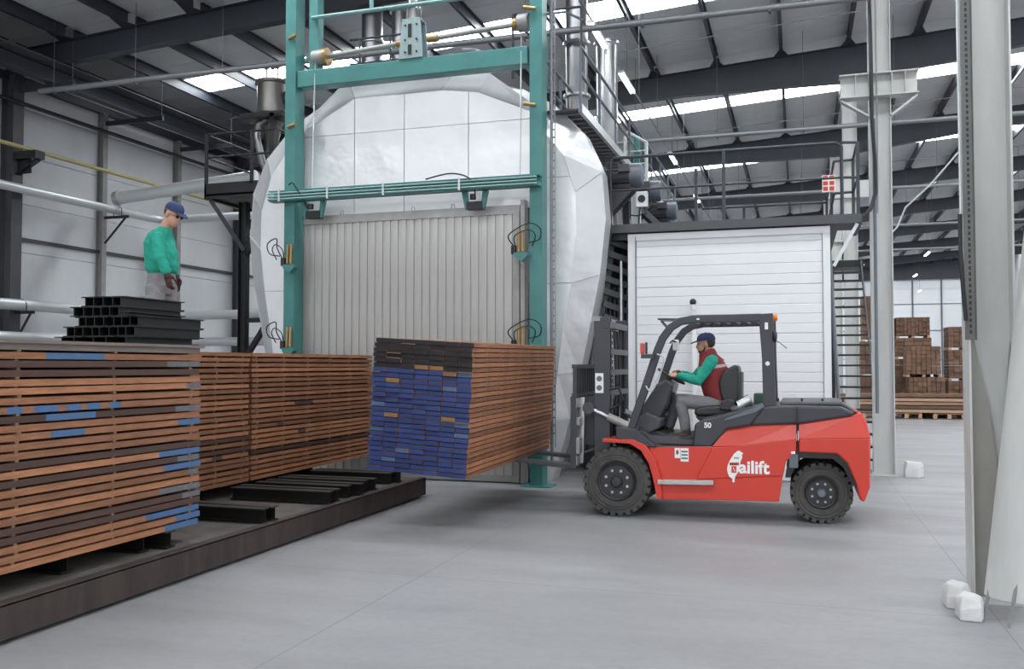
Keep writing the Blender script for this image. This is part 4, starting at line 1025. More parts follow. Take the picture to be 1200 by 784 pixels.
# counterweight: wraps round the tail
cw = [(0.001,1.176),(0.578,1.275),(0.697,1.306),(0.750,1.181),(0.784,1.008),(0.768,0.468),(0.702,0.282),(0.657,0.309),(0.615,0.510),(0.526,0.730),(0.417,0.833),(-0.003,0.841)]
side(cw, N0+.07, N1-.07, 'counterweight', 'red', .03)
side([(-0.001,0.999),(0.765,1.028),(0.767,0.469),(0.702,0.293),(0.657,0.320),(0.614,0.511),(0.525,0.731),(0.417,0.834),(-0.003,0.841)], N0-.012, N1+.012, 'counterweight_skirt', 'red', .02)
# engine hood
side([(-0.559,1.132),(-0.440,1.366),(-0.207,1.379),(0.462,1.378),(0.618,1.302),(0.581,1.263),(0.001,1.163)], N0+.03, N1-.03, 'engine_hood', 'char', .03)
side([(-0.207,1.419),(0.472,1.427),(0.654,1.303),(0.599,1.292),(0.462,1.378),(-0.207,1.369)], N0+.10, N1-.10, 'hood_lid', 'dkgrey', .02)
B().box(((-0.018,11.050,1.166)[0]-.004, N0-.005, (-0.022,11.050,0.840)[2]), ((-0.018,11.050,1.166)[0]+.006, N0+.05, (-0.016,11.050,1.374)[2])).build('panel_joint', 'black', fk)
# cowl under the seat
side([(-1.227,0.874),(-1.195,1.141),(-1.093,1.205),(-0.410,1.387),(-0.371,1.348),(-0.548,1.134),(-0.814,1.088),(-0.996,0.860)], N0+.01, N1-.01, 'seat_cowl', 'char', .03)
side([(-0.830,1.212),(-0.408,1.389),(-0.379,1.360),(-0.486,1.288),(-0.850,1.181)], N0-.005, N0+.12, 'cowl_trim', 'mgrey', .008)
# step sill and floor plate
side([(-2.146,1.072),(-1.988,1.034),(-1.830,0.933),(-1.592,0.877),(-1.013,0.872),(-1.013,0.801),(-1.644,0.793),(-1.852,0.870),(-2.009,0.960),(-2.147,0.988)], N0+.02, N1-.02, 'floor_sill', 'char', .01)
side([(-1.961,1.108),(-1.770,0.986),(-1.199,0.937),(-1.199,0.885),(-1.792,0.891),(-2.004,1.023)], N0+.10, N1-.10, 'floor_plate', 'dkgrey', .005)
side([(-1.628,0.470),(-0.971,0.484),(-0.972,0.434),(-1.628,0.418)], N0-.09, N0+.03, 'step_plate', 'alustep', .004, 'ribbed aluminium step')
# front fender: arch following the wheel
FC = V((-2.149,11.050,0.392)); 
def arch(c, r0, r1, a0, a1, n=12): 
    A = [R(a0+(a1-a0)*i/n) for i in range(n+1)]
    return [(c.x+math.cos(a)*r1, c.z+math.sin(a)*r1) for a in A] + [(c.x+math.cos(a)*r0, c.z+math.sin(a)*r0) for a in A[::-1]]
for ya, yb_ in ((N0-.06, N0+.36), (N1-.36, N1+.06)):
    side([(-2.307,0.946),(-1.926,0.945),(-1.770,0.877),(-1.657,0.715),(-1.597,0.491),(-1.578,0.236),(-1.639,0.233),(-1.690,0.488),(-1.740,0.661),(-1.833,0.813),(-1.969,0.892),(-2.308,0.904)], ya, yb_, 'front_fender', 'red', .008)
    side([(-2.147,1.096),(-1.895,1.070),(-1.739,0.939),(-1.636,0.860),(-1.823,0.855),(-1.968,0.934),(-2.137,0.950)], ya+.02, yb_, 'fender_top', 'char', .01)
# counter arch liner at the rear wheel
for ya, yb_ in ((N0+.02, N0+.3), (N1-.3, N1-.02)):
    side([(-0.117,0.768),(-0.021,0.860),(0.417,0.853),(0.535,0.740),(0.623,0.491),(0.578,0.470),(0.479,0.679),(0.370,0.773),(0.015,0.772),(-0.100,0.541),(-0.157,0.539)], ya, yb_, 'wheel_arch', 'black', .004)
B().box(((-0.108,11.050,0.739)[0],N0-.015,(-0.109,11.050,0.659)[2]),((-0.012,11.050,0.860)[0],N0,(-0.060,11.050,0.819)[2])).build('tail_bracket','mgrey',fk)

def wheel(cx, y0, y1, r, rim_r, out, lugs=26):
    """axis along y, outer face at y0 when out=-1 (towards the camera)"""
    w = abs(y1-y0); o = (cx, y0 if out < 0 else y1, r); d = (0, -out, 0)
    q = r-.016
    prof = [(rim_r,.03),(rim_r+.03,.0),(q*.82,-.012+.02),(q*.93,.012),(q,.05),(q+.008,w*.5),(q,w-.05),(q*.93,w-.012),(rim_r+.03,w),(rim_r,w-.03)]
    b = B().lathe(prof, o, d, 40, caps=False)
    dy = -out
    for i in range(lugs):
        a = 2*math.pi*i/lugs
        for s in (0, 1):
            aa = a + (math.pi/lugs)*s; c, sn = math.cos(aa), math.sin(aa)
            ya = o[1] + dy*(.006 + s*w*.52); yb2 = o[1] + dy*(w*.48 + s*(w*.52-.006))
            hw = math.pi/lugs*.60
            P = []
            for yy, rr0, rr1 in ((ya, q*.90 if s == 0 else q-.01, q+.012 if s else q+.010), (yb2, q-.01 if s == 0 else q*.90, q+.012 if s == 0 else q+.010)):
                for rr in (rr0, rr1):
                    for h_ in (-hw, hw): P.append((cx+math.cos(aa+h_)*rr, yy, r+math.sin(aa+h_)*rr))
            b.add(P, [(0,1,3,2),(4,6,7,5),(0,2,6,4),(1,5,7,3),(2,3,7,6),(0,4,5,1)])
    for rr in (rim_r+.05, rim_r+.09): b.lathe([(rr,.002),(rr+.012,-.004),(rr+.02,.002)], o, d, 40, caps=False)
    t = b.build('tyre', 'rubber', fk, smooth=True)
    k = rim_r/.22
    B().lathe([(rim_r,.03),(rim_r-.012,.0),(rim_r-.03,.012),(rim_r-.045,.07),(rim_r*.80,.075),(rim_r*.76,.045),(rim_r*.30,.035),(.02,.05)], o, d, 32).build('rim', 'rim', t, smooth=True)
    B().lathe([(rim_r*.30,.05),(rim_r*.30,-.02),(rim_r*.22,-.045),(.01,-.05)], o, d, 20).build('hub_cap', 'rim' if r > .4 else 'mgrey', t, smooth=True)
    for i in range(8):
        a = math.pi/8 + i*math.pi/4; c = (cx+math.cos(a)*rim_r*.60, o[1]+dy*.040, r+math.sin(a)*rim_r*.60)
        B().cyl(c, (c[0], o[1]+dy*.010, c[2]), .017*k, n=6).build('wheel_nut', 'steel', t)
    return t
fx, rx = (-2.134,11.000,0.471)[0], (0.245,11.250,0.381)[0]
wheel(fx, 10.99, 11.29, .425, .235, -1); wheel(fx, 12.36, 12.66, .425, .235, 1)
wheel(rx, 11.20, 11.44, .358, .185, -1, 24); wheel(rx, 12.22, 12.46, .358, .185, 1, 24)
B().cyl((fx,11.2,.42),(fx,12.5,.42),.10,n=12).cyl((rx,11.3,.36),(rx,12.4,.36),.07,n=12).build('axle','dark',fk)

# overhead guard
def post(pts, y, w=.095, d=.075, name='guard_post'):
    pts = [V((p[0], y, p[1])) for p in pts]; b = B()
    vs = []
    for i, p in enumerate(pts):
        t_ = (pts[min(i+1,len(pts)-1)]-pts[max(i-1,0)]).normalized(); n_ = V((-t_.z,0,t_.x))
        vs += [p+n_*w/2+V((0,-d/2,0)), p-n_*w/2+V((0,-d/2,0)), p-n_*w/2+V((0,d/2,0)), p+n_*w/2+V((0,d/2,0))]
    fs = [(0,1,2,3), tuple(4*(len(pts)-1)+j for j in (3,2,1,0))] + [(4*i+j, 4*i+4+j, 4*i+4+(j+1)%4, 4*i+(j+1)%4) for i in range(len(pts)-1) for j in range(4)]
    b.add(vs, fs); return b.build(name, 'char', fk, bevel=.012)
FP = [(-2.006,0.963),(-1.920,1.228),(-1.812,1.534),(-1.716,1.818),(-1.641,2.039),(-1.578,2.185),(-1.483,2.310),(-1.369,2.382),(-1.214,2.411),(-0.729,2.413),(-0.403,2.418)]
for y in (11.15, 12.5): post(FP, y)
for y in (11.15, 12.5): 
    side([(-0.442,2.460),(-0.275,2.467),(-0.271,1.931),(-0.249,1.175),(-0.395,1.153),(-0.407,1.931)], y-.04, y+.04, 'rear_post', 'char', .01)
zr = (-0.829,11.150,2.415)[2]; xa, xb = (-1.286,11.150,2.422)[0], (-0.403,11.150,2.408)[0]
for i in range(7):
    x = xa + (xb-xa)*(i+.3)/6.8; B().box((x-.02,11.18,zr-.02),(x+.02,12.48,zr+.035)).build('roof_bar','char',fk)
B().bar((-1.731,12.000,2.449), (-1.440,12.000,2.444), .5,.02).build('front_visor','char',fk)
B().bar((-1.633,11.400,2.408), (-1.549,11.400,2.310), .03,.03).build('visor_brace','char',fk)
# lamps, mirrors
B().box(V((-1.846,11.050,2.122)), V((-1.795,11.120,1.987))).build('turn_signal','redlens',fk,bevel=.012,label='red and amber turn signal')
B().box(V((-1.783,11.050,2.132)), V((-1.766,11.140,1.987))).build('signal_housing','black',fk,bevel=.006)
B().box(V((-1.827,11.000,1.985)), V((-1.678,11.180,1.934))).build('signal_bracket','char',fk)
B().tube([(-1.649,12.300,2.150),(-1.614,12.300,2.184),(-1.541,12.350,2.150)], .012, 6).build('mirror_arm','black',fk)
B().box(V((-1.617,12.320,2.196)), V((-1.534,12.380,2.047))).build('lamp_housing','white',fk,bevel=.015)
B().tube(curve([(-1.648,11.120,1.986),(-1.575,11.120,1.954),(-1.575,11.120,1.850),(-1.692,11.120,1.568),(-1.744,11.120,1.536),(-1.786,11.120,1.598)]), .011, 8).build('grab_handle','cyan',fk,smooth=True,label='pale grey grab handle on the front post')
B().cyl((-0.277,11.200,2.419), (-0.228,11.200,2.418), .04, n=12).build('beacon','orange',fk,smooth=True,label='amber beacon behind the guard')
B().ell((-0.257,11.100,2.192), ((.028,0,0),(0,.05,0),(0,0,.075))).build('rear_mirror','black',fk,smooth=True)  # black reversing mirror beside the rear post
B().tube([(-0.287,11.100,2.162),(-0.209,11.050,2.120),(-0.123,11.000,2.048)], .005, 5).build('aerial','black',fk)
B().box(V((-0.372,11.100,2.355)), V((-0.334,11.110,2.274))-V((0,.005,0))).build('sticker','white',fk)
B().cyl((-0.343,11.105,1.870), V((-0.343,11.105,1.870))-V((0,.003,0)), .026, n=16).build('round_sticker','white',fk)
B().ell((-1.149,11.110,2.408), ((.02,0,0),(0,.004,0),(0,0,.012)),8,6).build('guard_decal','white',fk)
# box and roll behind the seat, hood latch bits
B().box(V((-0.543,11.900,1.492)), V((-0.431,12.250,1.350))).build('tool_box','greenbox',fk,bevel=.01,label='dark green box behind the seat')
B().cyl((-0.699,11.500,1.345), (-0.556,11.500,1.431), .075, n=14).build('rolled_cloth','steel',fk,smooth=True,label='grey roll lying behind the seat')
B().ell((-0.741,11.350,1.310), ((.06,0,0),(0,.08,0),(0,0,.05))).build('hinge_cover','dkgrey',fk,smooth=True)
for u in (912,938,960,982): B().cyl(V((-0.230,11.300,1.421))+V(((u-912)/96,0,0)), V((-0.230,11.300,1.437))+V(((u-912)/96,0,.02)), .012, n=8).build('hood_stud','black',fk)
# dashboard, steering column, wheel, pedals
side([(-1.964,1.094),(-1.919,1.302),(-1.721,1.610),(-1.601,1.676),(-1.504,1.611),(-1.581,1.351),(-1.669,1.197),(-1.789,1.065)], 11.55, 12.15, 'dashboard', 'char', .03)
side([(-1.986,1.148),(-1.832,1.260),(-1.636,1.176),(-1.659,1.067),(-1.779,1.000),(-1.965,1.017)], 11.35, 12.3, 'dashboard_cowl', 'dkgrey', .02)
B().cyl((-1.662,11.800,1.551), (-1.574,11.800,1.706), .035, n=10).build('steering_column','black',fk,smooth=True)
sc = V((-1.563,11.800,1.706)); ax = V((.50,0,.86)).normalized(); _, sd, u_ = frame(ax)
pts = [sc + (sd*math.cos(a)+u_*math.sin(a))*.185 for a in [2*math.pi*i/28 for i in range(29)]]
b = B().tube(pts, .016, 8); 
for a in (0,2.1,4.2): b.bar(sc, sc+(sd*math.cos(a)+u_*math.sin(a))*.18, .03, .014)
b.cyl(sc-ax*.02, sc+ax*.02, .05, n=14); b.build('steering_wheel','black',fk,smooth=True)
B().tube([sc, sc+V((-.05,-.1,.03)), sc+V((-.12,-.15,.06))], .008, 6).build('shift_lever','black',fk)
for i in range(2): B().tube([(-1.717,11.700,1.005), (-1.760,11.700,1.103)], .012, 6).build('pedal_arm','black',fk) if i == 0 else B().box(V((-1.786,11.650,1.149)), V((-1.757,11.750,1.089))).build('pedal','rubber',fk)
side([(-1.861,1.070),(-1.655,1.020),(-1.443,0.897),(-1.710,0.868),(-1.905,0.939)], 11.4, 12.3, 'foot_well', 'black', .02)
# seat
side([(-1.260,1.290),(-1.165,1.335),(-0.819,1.361),(-0.747,1.319),(-0.748,1.224),(-1.240,1.205)], 11.54, 12.06, 'seat_cushion', 'vinyl', .035)
side([(-1.240,1.205),(-0.748,1.224),(-0.789,1.170),(-1.187,1.152)], 11.56, 12.04, 'seat_suspension', 'black', .01)
side([(-0.871,1.339),(-0.933,1.487),(-0.952,1.636),(-0.910,1.743),(-0.826,1.818),(-0.742,1.861),(-0.701,1.829),(-0.692,1.723),(-0.704,1.489),(-0.747,1.319)], 11.56, 12.04, 'seat_backrest', 'vinyl', .035)
side([(-0.696,1.766),(-0.665,1.766),(-0.669,1.346),(-0.730,1.345)], 11.62, 11.98, 'seat_back_shell', 'dkgrey', .012)
side([(-0.943,1.302),(-0.901,1.408),(-0.839,1.440),(-0.757,1.430),(-0.737,1.326),(-0.809,1.283)], 11.42, 11.54, 'armrest', 'vinyl', .02)
# side stickers and writing
c = V((-1.356,11.045,0.781)); 
B().box((c.x-.075,N0-.006,c.z-.05),(c.x-.01,N0-.001,c.z+.07)).box((c.x-.005,N0-.006,c.z-.09),(c.x+.09,N0-.001,c.z+.07)).build('warning_sticker','white',fk)
b = B().ell((c.x-.043,N0-.008,c.z+.02), ((.018,0,0),(0,.003,0),(0,0,.03)),8,6)
for i in range(3): b.box((c.x+.005,N0-.009,c.z-.06+.04*i),(c.x+.08,N0-.006,c.z-.04+.04*i))
b.build('sticker_print','mgrey',fk)
FY = Matrix.Rotation(R(90),4,'X')
def at_side(u_, y=N0-.020): return Matrix.Translation(V(u_)) @ FY
text('50', .085, at_side((-1.080,11.040,1.105)), 'white', fk, 'number_lettering', .003, bold=.003)
text('ailift', .205, at_side((-0.677,11.030,0.582)), 'white', fk, 'brand_lettering', .003, bold=.006)
B().prism([(-0.675,0.843),(-0.660,0.832),(-0.627,0.814),(-0.642,0.790),(-0.638,0.760),(-0.650,0.736),(-0.661,0.705),(-0.665,0.667),(-0.673,0.613),(-0.692,0.581),(-0.719,0.542),(-0.726,0.511),(-0.730,0.469),(-0.753,0.468),(-0.756,0.510),(-0.790,0.532),(-0.805,0.570),(-0.814,0.616),(-0.808,0.662),(-0.789,0.709),(-0.762,0.756),(-0.731,0.803),(-0.697,0.835)], N0-.024, N0-.019).build('island_emblem','white',fk,label='white island-shaped emblem on the side')
B().prism([(-0.785,0.700),(-0.675,0.703),(-0.675,0.670),(-0.785,0.667)], N0-.028, N0-.0245).build('emblem_bar','redlens',fk)
B().prism([(-0.763,0.657),(-0.706,0.659),(-0.707,0.582),(-0.763,0.580)], N0-.028, N0-.0245).build('emblem_stem','redlens',fk)
b = B()
for i in range(4): b.prism([(p[0]+.0225*i, p[1]) for p in [(-0.778,0.692),(-0.765,0.693),(-0.765,0.674),(-0.778,0.674)]], N0-.030, N0-.0285)
b.build('emblem_print','black',fk)
B().prism([(p[0],p[1]) for p in [(-0.748,0.645),(-0.741,0.645),(-0.720,0.597),(-0.728,0.597)]], N0-.030, N0-.0285).build('emblem_stroke','white',fk)
q = V((-0.705,11.025,0.756))
for i in range(3): B().box((q.x-.026+.019*i,N0-.027,q.z-.008),(q.x-.012+.019*i,N0-.0245,q.z+.008)).build('emblem_mark','mgrey',fk)
B().box(V((-0.087,11.000,0.852)), V((-0.041,11.000,0.824))+V((0,.01,0))).build('tail_sticker','white',fk)

# mast
MX, MZ0, MZ1 = -2.36, .22, 2.46
for y, s in ((11.30,1),(12.36,-1)):
    B().box((MX-.10,y-.07,MZ0),(MX+.10,y-.045,MZ1)).box((MX-.10,y+.045,MZ0),(MX+.10,y+.07,MZ1)).box((MX+.04,y-.05,MZ0),(MX+.07,y+.05,MZ1)).build('outer_mast','char',fk,bevel=.004)
    yi = y+s*.13
    B().box((MX-.12,yi-.05,MZ0+.1),(MX+.06,yi-.03,MZ1-.04)).box((MX-.12,yi+.03,MZ0+.1),(MX+.06,yi+.05,MZ1-.04)).box((MX-.02,yi-.03,MZ0+.1),(MX+.02,yi+.03,MZ1-.04)).build('inner_mast','dkgrey',fk,bevel=.003)
    B().cyl((MX+.02,y+s*.27,MZ0+.1),(MX+.02,y+s*.27,1.5),.045,n=12).cyl((MX+.02,y+s*.27,1.5),(MX+.02,y+s*.27,2.40),.028,n=12).build('lift_cylinder','steel',fk,smooth=True)
B().box((MX-.13,11.22,MZ1-.05),(MX-.02,12.44,MZ1+.01)).build('cross_member','doorframe',fk)
B().box((MX-.02,11.22,MZ1-.14),(MX+.11,12.44,MZ1-.06)).build('cross_member','char',fk)
B().box((MX-.10,11.24,1.30),(MX-.06,12.4,1.38)).build('cross_member','char',fk)
for z in (2.02,1.76,1.50,.9,.5): B().box((MX+.06,11.24,z-.035),(MX+.12,12.42,z+.035)).build('cross_member','char',fk)
for y in (11.60,12.06):
    b = B()
    for i in range(44): b.box((MX-.02-.012*(i%2),y-.014-.008*(i%2),.5+.043*i),(MX+.02+.012*(i%2),y+.014+.008*(i%2),.535+.043*i))
    b.build('lift_chain','steel',fk)
for y in (11.72,11.78,11.95): B().tube([(MX+.06,y,2.3),(MX+.09,y,1.6),(MX+.05,y,.9),(MX+.14,y,.7),(MX+.2,y,.95),(MX+.3,y,1.05)], .016, 8).build('hydraulic_hose','black',fk,smooth=True)
B().tube([(MX+.10,11.2,1.55),(MX+.22,11.2,1.57),(MX+.28,11.2,1.42),(MX+.18,11.2,1.33),(MX+.1,11.2,1.3)], .016, 8).build('hydraulic_hose','black',fk,smooth=True)
B().box((MX-.085,11.222,1.50),(MX+.02,11.229,1.75)).build('mast_sticker','white',fk)
b = B()
for z in (1.565,1.68): b.cyl((MX-.033,11.218,z),(MX-.033,11.223,z),.036,n=12)
b.build('sticker_print','mgrey',fk)
B().box((MX+.10,11.0,MZ1-.24),(MX+.40,11.03,MZ1-.14)).build('mast_tab','doorframe',fk) if False else None
# tilt cylinders
for y in (11.26, 12.40):
    p, q = V((-2.523,11.200,1.312)), V((-1.940,11.200,1.056)); p.y = q.y = y-.06; m_ = p.lerp(q,.42)
    B().cyl(p, m_, .026, n=12).build('tilt_rod','steel',fk,smooth=True)
    B().cyl(m_, q, .052, n=14).build('tilt_cylinder','doorframe',fk,smooth=True)
    B().cyl(p-V((0,.05,0)), p+V((0,.05,0)), .075, n=14).build('tilt_pivot','dkgrey',fk,smooth=True)
# carriage with load backrest and forks
CX = -2.66
for z in (.66, 1.38): B().box((CX-.03,11.0,z-.06),(CX+.03,12.62,z+.06)).build('carriage_bar','doorframe',fk,bevel=.004)
for y in (11.02,11.42,12.2,12.58): B().box((CX-.05,y-.03,.56),(CX+.02,y+.03,1.46)).build('carriage_plate','char',fk,bevel=.004)
B().box((CX-.02,11.0,.75),(CX+.06,11.34,.95)).box((CX-.02,11.02,1.1),(CX+.06,11.3,1.2)).build('side_shift_block','doorframe',fk,bevel=.006)
B().bar((CX,11.2,.62),(CX+.02,11.2,1.45),.14,.07).build('carriage_arm','steel',fk,bevel=.006)
B().box((CX-.02,11.25,.85),(CX+.2,12.4,1.2)).build('carriage_body','dark',fk)
bz0, bz1 = 1.46, 1.86
B().box((CX-.03,10.98,bz1-.05),(CX+.04,12.62,bz1)).box((CX-.03,10.98,bz0),(CX+.04,12.62,bz0+.04)).build('backrest_frame','char',fk)
for i in range(13): y = 10.99+.132*i; B().box((CX-.02,y,bz0+.03),(CX+.03,y+.028,bz1-.04)).build('backrest_bar','char',fk)
for y in (11.28, 12.30):
    b = B().box((CX-.10,y-.075,.56),(CX-.05,y+.075,1.40))
    b.prism([(CX-.05,.54),(CX-.10,.60),(CX-1.05,.660),(CX-2.05,.722),(CX-2.05,.710),(CX-1.05,.620),(CX-.10,.535)], y-.075, y+.075)
    b.build('fork','dkgrey',fk,bevel=.006)

# ================================================================ PEOPLE
def head(B_, c, f, s, up, k=1.0):
    c, f, s, up = V(c), V(f).normalized(), V(s).normalized(), V(up).normalized()
    B_.ell(c+up*.035*k-f*.012*k, (s*.077*k, f*.097*k, up*.100*k), 20, 12)
    B_.ell(c-up*.035*k+f*.022*k, (s*.060*k, f*.074*k, up*.085*k), 18, 10)
    B_.ell(c-up*.088*k+f*.058*k, (s*.030*k, f*.026*k, up*.024*k))
    B_.ell(c+f*.098*k-up*.018*k, (s*.014*k, f*.021*k, up*.022*k))
    B_.ell(c+f*.088*k+up*.008*k, (s*.012*k, f*.014*k, up*.030*k))
    B_.ell(c+f*.076*k+up*.033*k, (s*.050*k, f*.018*k, up*.014*k))
    B_.ell(c+f*.086*k-up*.052*k, (s*.026*k, f*.012*k, up*.008*k))
    B_.ell(c+f*.084*k-up*.064*k, (s*.022*k, f*.012*k, up*.008*k))
    for q in (-1, 1): B_.ell(c+s*.078*k*q-up*.008*k-f*.012*k, (s*.012*k, f*.020*k, up*.032*k))
def hand(B_, w, d, palm, thumb, curl=1.0, k=1.0):
    """w wrist, d direction of the fingers, palm = direction the palm faces, thumb = side of the thumb"""
    w, d, p, t = V(w), V(d).normalized(), V(palm).normalized(), V(thumb).normalized()
    B_.ell(w+d*.048*k, (t*.040*k, p*.016*k, d*.056*k), 14, 8)
    for i, (off, L) in enumerate(((.028,.070),(.009,.080),(-.010,.074),(-.028,.058))):
        b0 = w+d*.085*k+t*off*k; q = b0; pts = [b0-d*.02*k, b0]; ang = .25*curl
        for seg in (.45,.32,.23):
            dd = d*math.cos(ang)+p*math.sin(ang); q = q+dd*L*seg*k; pts.append(q); ang += .62*curl
        B_.tube(pts, [.0100*k,.0098*k,.0092*k,.0085*k,.0070*k], 8)
    b0 = w+d*.022*k+t*.030*k
    B_.tube([b0, b0+(t*.8+d*.6+p*.2)*.030*k, b0+(t*.9+d*1.6+p*.7)*.032*k, b0+(t*.6+d*2.4+p*1.2)*.032*k], [.014*k,.012*k,.0105*k,.008*k], 8)
def cap(par, c, f, s, up, k=1.0, m='navycap'):
    c, f, s, up = V(c), V(f).normalized(), V(s).normalized(), V(up).normalized()
    n, h = 20, 7; vs = []
    for shell in (1.0, .955):
        for i in range(h+1):
            t_ = (math.pi/2)*i/h
            for j in range(n):
                q = 2*math.pi*j/n
                base = c+up*.052*k-f*.010*k
                z = math.sin(t_)*.088*k*shell if i else -.006*k
                flat = .90+.10*math.cos(t_)
                vs.append(base + (s*math.cos(q)*.088*k + f*math.sin(q)*.108*k)*shell*(max(math.cos(t_),.02)**.62)*flat + up*z)
    m_ = (h+1)*n
    fs = [(o+i*n+j, o+i*n+(j+1)%n, o+(i+1)*n+(j+1)%n, o+(i+1)*n+j) for o in (0, m_) for i in range(h) for j in range(n)]
    fs += [(j, m_+j, m_+(j+1)%n, (j+1)%n) for j in range(n)]
    b = B().add(vs, fs)
    cc = c+up*.050*k+f*.075*k
    vs = []
    for dz in (.004, -.004):
        for i in range(9):
            a = math.pi*i/8
            vs.append(cc + s*math.cos(a)*.075*k + f*(math.sin(a)*.012)*k + up*dz*k - up*0)
        for i in range(9):
            a = math.pi*i/8
            vs.append(cc + s*math.cos(a)*.072*k + f*(.012+math.sin(a)**.8*.085)*k + up*(dz-.022*math.sin(a))*k)
    fs = [(i, i+1, 9+i+1, 9+i) for i in range(8)] + [(18+i, 18+9+i, 18+9+i+1, 18+i+1) for i in range(8)] + [(9+i, 9+i+1, 27+i+1, 27+i) for i in range(8)] + [(i, 18+i, 18+i+1, i+1) for i in range(8)] + [(0,9,27,18),(8,26,35,17)]
    b.add(vs, fs); b.ell(c+up*.142*k-f*.010*k, (s*.010,f*.010,up*.005), 8, 5)
    return b.build('cap', m, par, smooth=60)
def eyes(par, c, f, s, up, k=1.0, glasses=False):
    c, f, s, up = V(c), V(f).normalized(), V(s).normalized(), V(up).normalized(); b = B()
    for q in (-1,1): b.ell(c+f*.080*k+s*.030*k*q+up*.012*k, (s*.012*k, f*.008*k, up*.006*k), 8, 6)
    b.build('eyes','black',par,smooth=True)
    if glasses:
        b = B()
        for q in (-1,1): b.ell(c+f*.093*k+s*.030*k*q+up*.010*k, (s*.024*k, f*.004*k, up*.016*k), 12, 6); b.tube([c+f*.088*k+s*.055*k*q+up*.014*k, c+f*.03*k+s*.080*k*q+up*.014*k, c-f*.02*k+s*.082*k*q+up*.010*k], .003, 5)
        b.tube([c+f*.094*k-s*.01+up*.012, c+f*.094*k+s*.01+up*.012], .003, 5)
        b.build('glasses','black',par,smooth=True)

# ---- driver
HK = 1.10
dv = T('person', 'driver in maroon vest, green sleeves and navy cap seated on the red forklift', 'person', (-1.28,11.8,.95))
yc = 11.8
hc = V((-1.126,11.800,2.112)); hf = V((-1,-.05,-.10)); hs = V((0,1,0)); hu = V((-.08,0,1)); hf = (hf-hu*hf.dot(hu)/hu.length_squared).normalized()
pel, wst, chs, nkb = V((-0.918,11.800,1.373)), V((-1.001,11.800,1.545)), V((-1.032,11.800,1.763)), V((-1.094,11.800,1.970))
shN, shF = V((-1.033,11.590,1.904)), V((-1.072,12.020,1.906))
elN, elF = V((-1.195,11.500,1.658)), V((-1.323,12.100,1.670))
wrN, wrF = V((-1.463,11.620,1.720)), V((-1.455,12.000,1.749))
hpN, hpF = V((-0.921,11.700,1.355)), V((-0.938,11.920,1.346))
knN, knF = V((-1.433,11.620,1.395)), V((-1.538,12.020,1.401))
anN, anF = V((-1.360,11.620,1.008)), V((-1.627,12.000,1.020))
side_y = (0,1,0)
b = B()
b.sweep([pel, wst, chs, nkb+V((0,0,-.03))], [(.15,.10),(.13,.09),(.16,.10),(.10,.07)], side_y)
b.sweep([nkb+V((.02,0,-.05)), nkb+V((-.01,0,.03)), hc-V((-.02,0,.04))], [(.058,.058),(.054,.056),(.05,.05)], side_y)
head(b, hc, hf, hs, hu, HK)
for sh, el, wr in ((shN,elN,wrN),(shF,elF,wrF)): b.tube([sh, sh.lerp(el,.5), el, el.lerp(wr,.4), wr], [.048,.044,.038,.036,.027], 12)
for hp_, kn, an in ((hpN,knN,anN),(hpF,knF,anF)): b.tube([hp_, hp_.lerp(kn,.5), kn, kn.lerp(an,.4), an], [.08,.07,.055,.05,.038], 12)
hand(b, wrN, (-1,.25,.10), (.1,.3,-1), (0,.7,.6), 1.15)
hand(b, wrF, (-1,-.25,.12), (.1,-.3,-1), (0,-.7,.6), 1.15)
remesh(b.build('body','skin',dv), .0065, 5)
b = B()
for sh, el, wr in ((shN,elN,wrN),(shF,elF,wrF)):
    o = (-1 if sh is shN else 1)
    b.tube([sh+V((.02,-o*.05,.02)), sh+V((0,o*.02,0)), sh.lerp(el,.35), sh.lerp(el,.75)+V((0,0,-.004)), el+V((.004,0,-.006)), el.lerp(wr,.3), el.lerp(wr,.7), wr.lerp(el,.06), wr.lerp(el,-.01)], [.066,.080,.076,.070,.066,.064,.052,.042,.037], 14)
b.sweep([wst, chs, nkb+V((0,0,-.01)), nkb+V((-.005,0,.035))], [(.14,.10),(.165,.105),(.08,.075),(.066,.066)], side_y)
remesh(b.build('sweater','green',dv), .010, 5)
b = B()
b.sweep([pel+V((.02,0,-.03)), pel+V((.01,0,.04)), wst, wst.lerp(chs,.5), chs, chs.lerp(nkb,.55), nkb+V((0,0,-.015)), nkb+V((-.012,0,.045)), nkb+V((-.02,0,.065))],
   [(.18,.145),(.20,.165),(.205,.175),(.21,.190),(.215,.190),(.185,.165),(.115,.122),(.096,.108),(.090,.100)], side_y, 20)
remesh(b.build('vest','maroon',dv), .010, 5)
c_ = chs.lerp(nkb,.30)
b = B().sweep([c_+V((.005,0,-.020)), c_+V((0,0,.020))], [(.208,.186),(.205,.180)], side_y, 24)
b.build('reflective_band','reflect',dv,smooth=True,label='grey reflective band across the shoulders')
B().bar(c_+V((.150,-.05,.08)), c_+V((.150,.05,.08)), .01, .05).build('back_print','reflect',dv)
b = B()
b.sweep([pel+V((.04,0,-.06)), pel+V((.01,0,.0)), pel+V((0,0,.05))], [(.17,.13),(.18,.14),(.17,.135)], side_y)
for hp_, kn, an in ((hpN,knN,anN),(hpF,knF,anF)):
    b.tube([hp_+V((.06,0,0)), hp_, hp_.lerp(kn,.4)+V((0,0,-.01)), hp_.lerp(kn,.8), kn+V((-.01,0,.0)), kn.lerp(an,.15)+V((-.005,0,0)), kn.lerp(an,.55)+V((.01,0,0)), kn.lerp(an,.90), kn.lerp(an,.97)], [.10,.108,.098,.086,.082,.078,.070,.066,.062], 14)
remesh(b.build('trousers','trousers',dv), .011, 5)
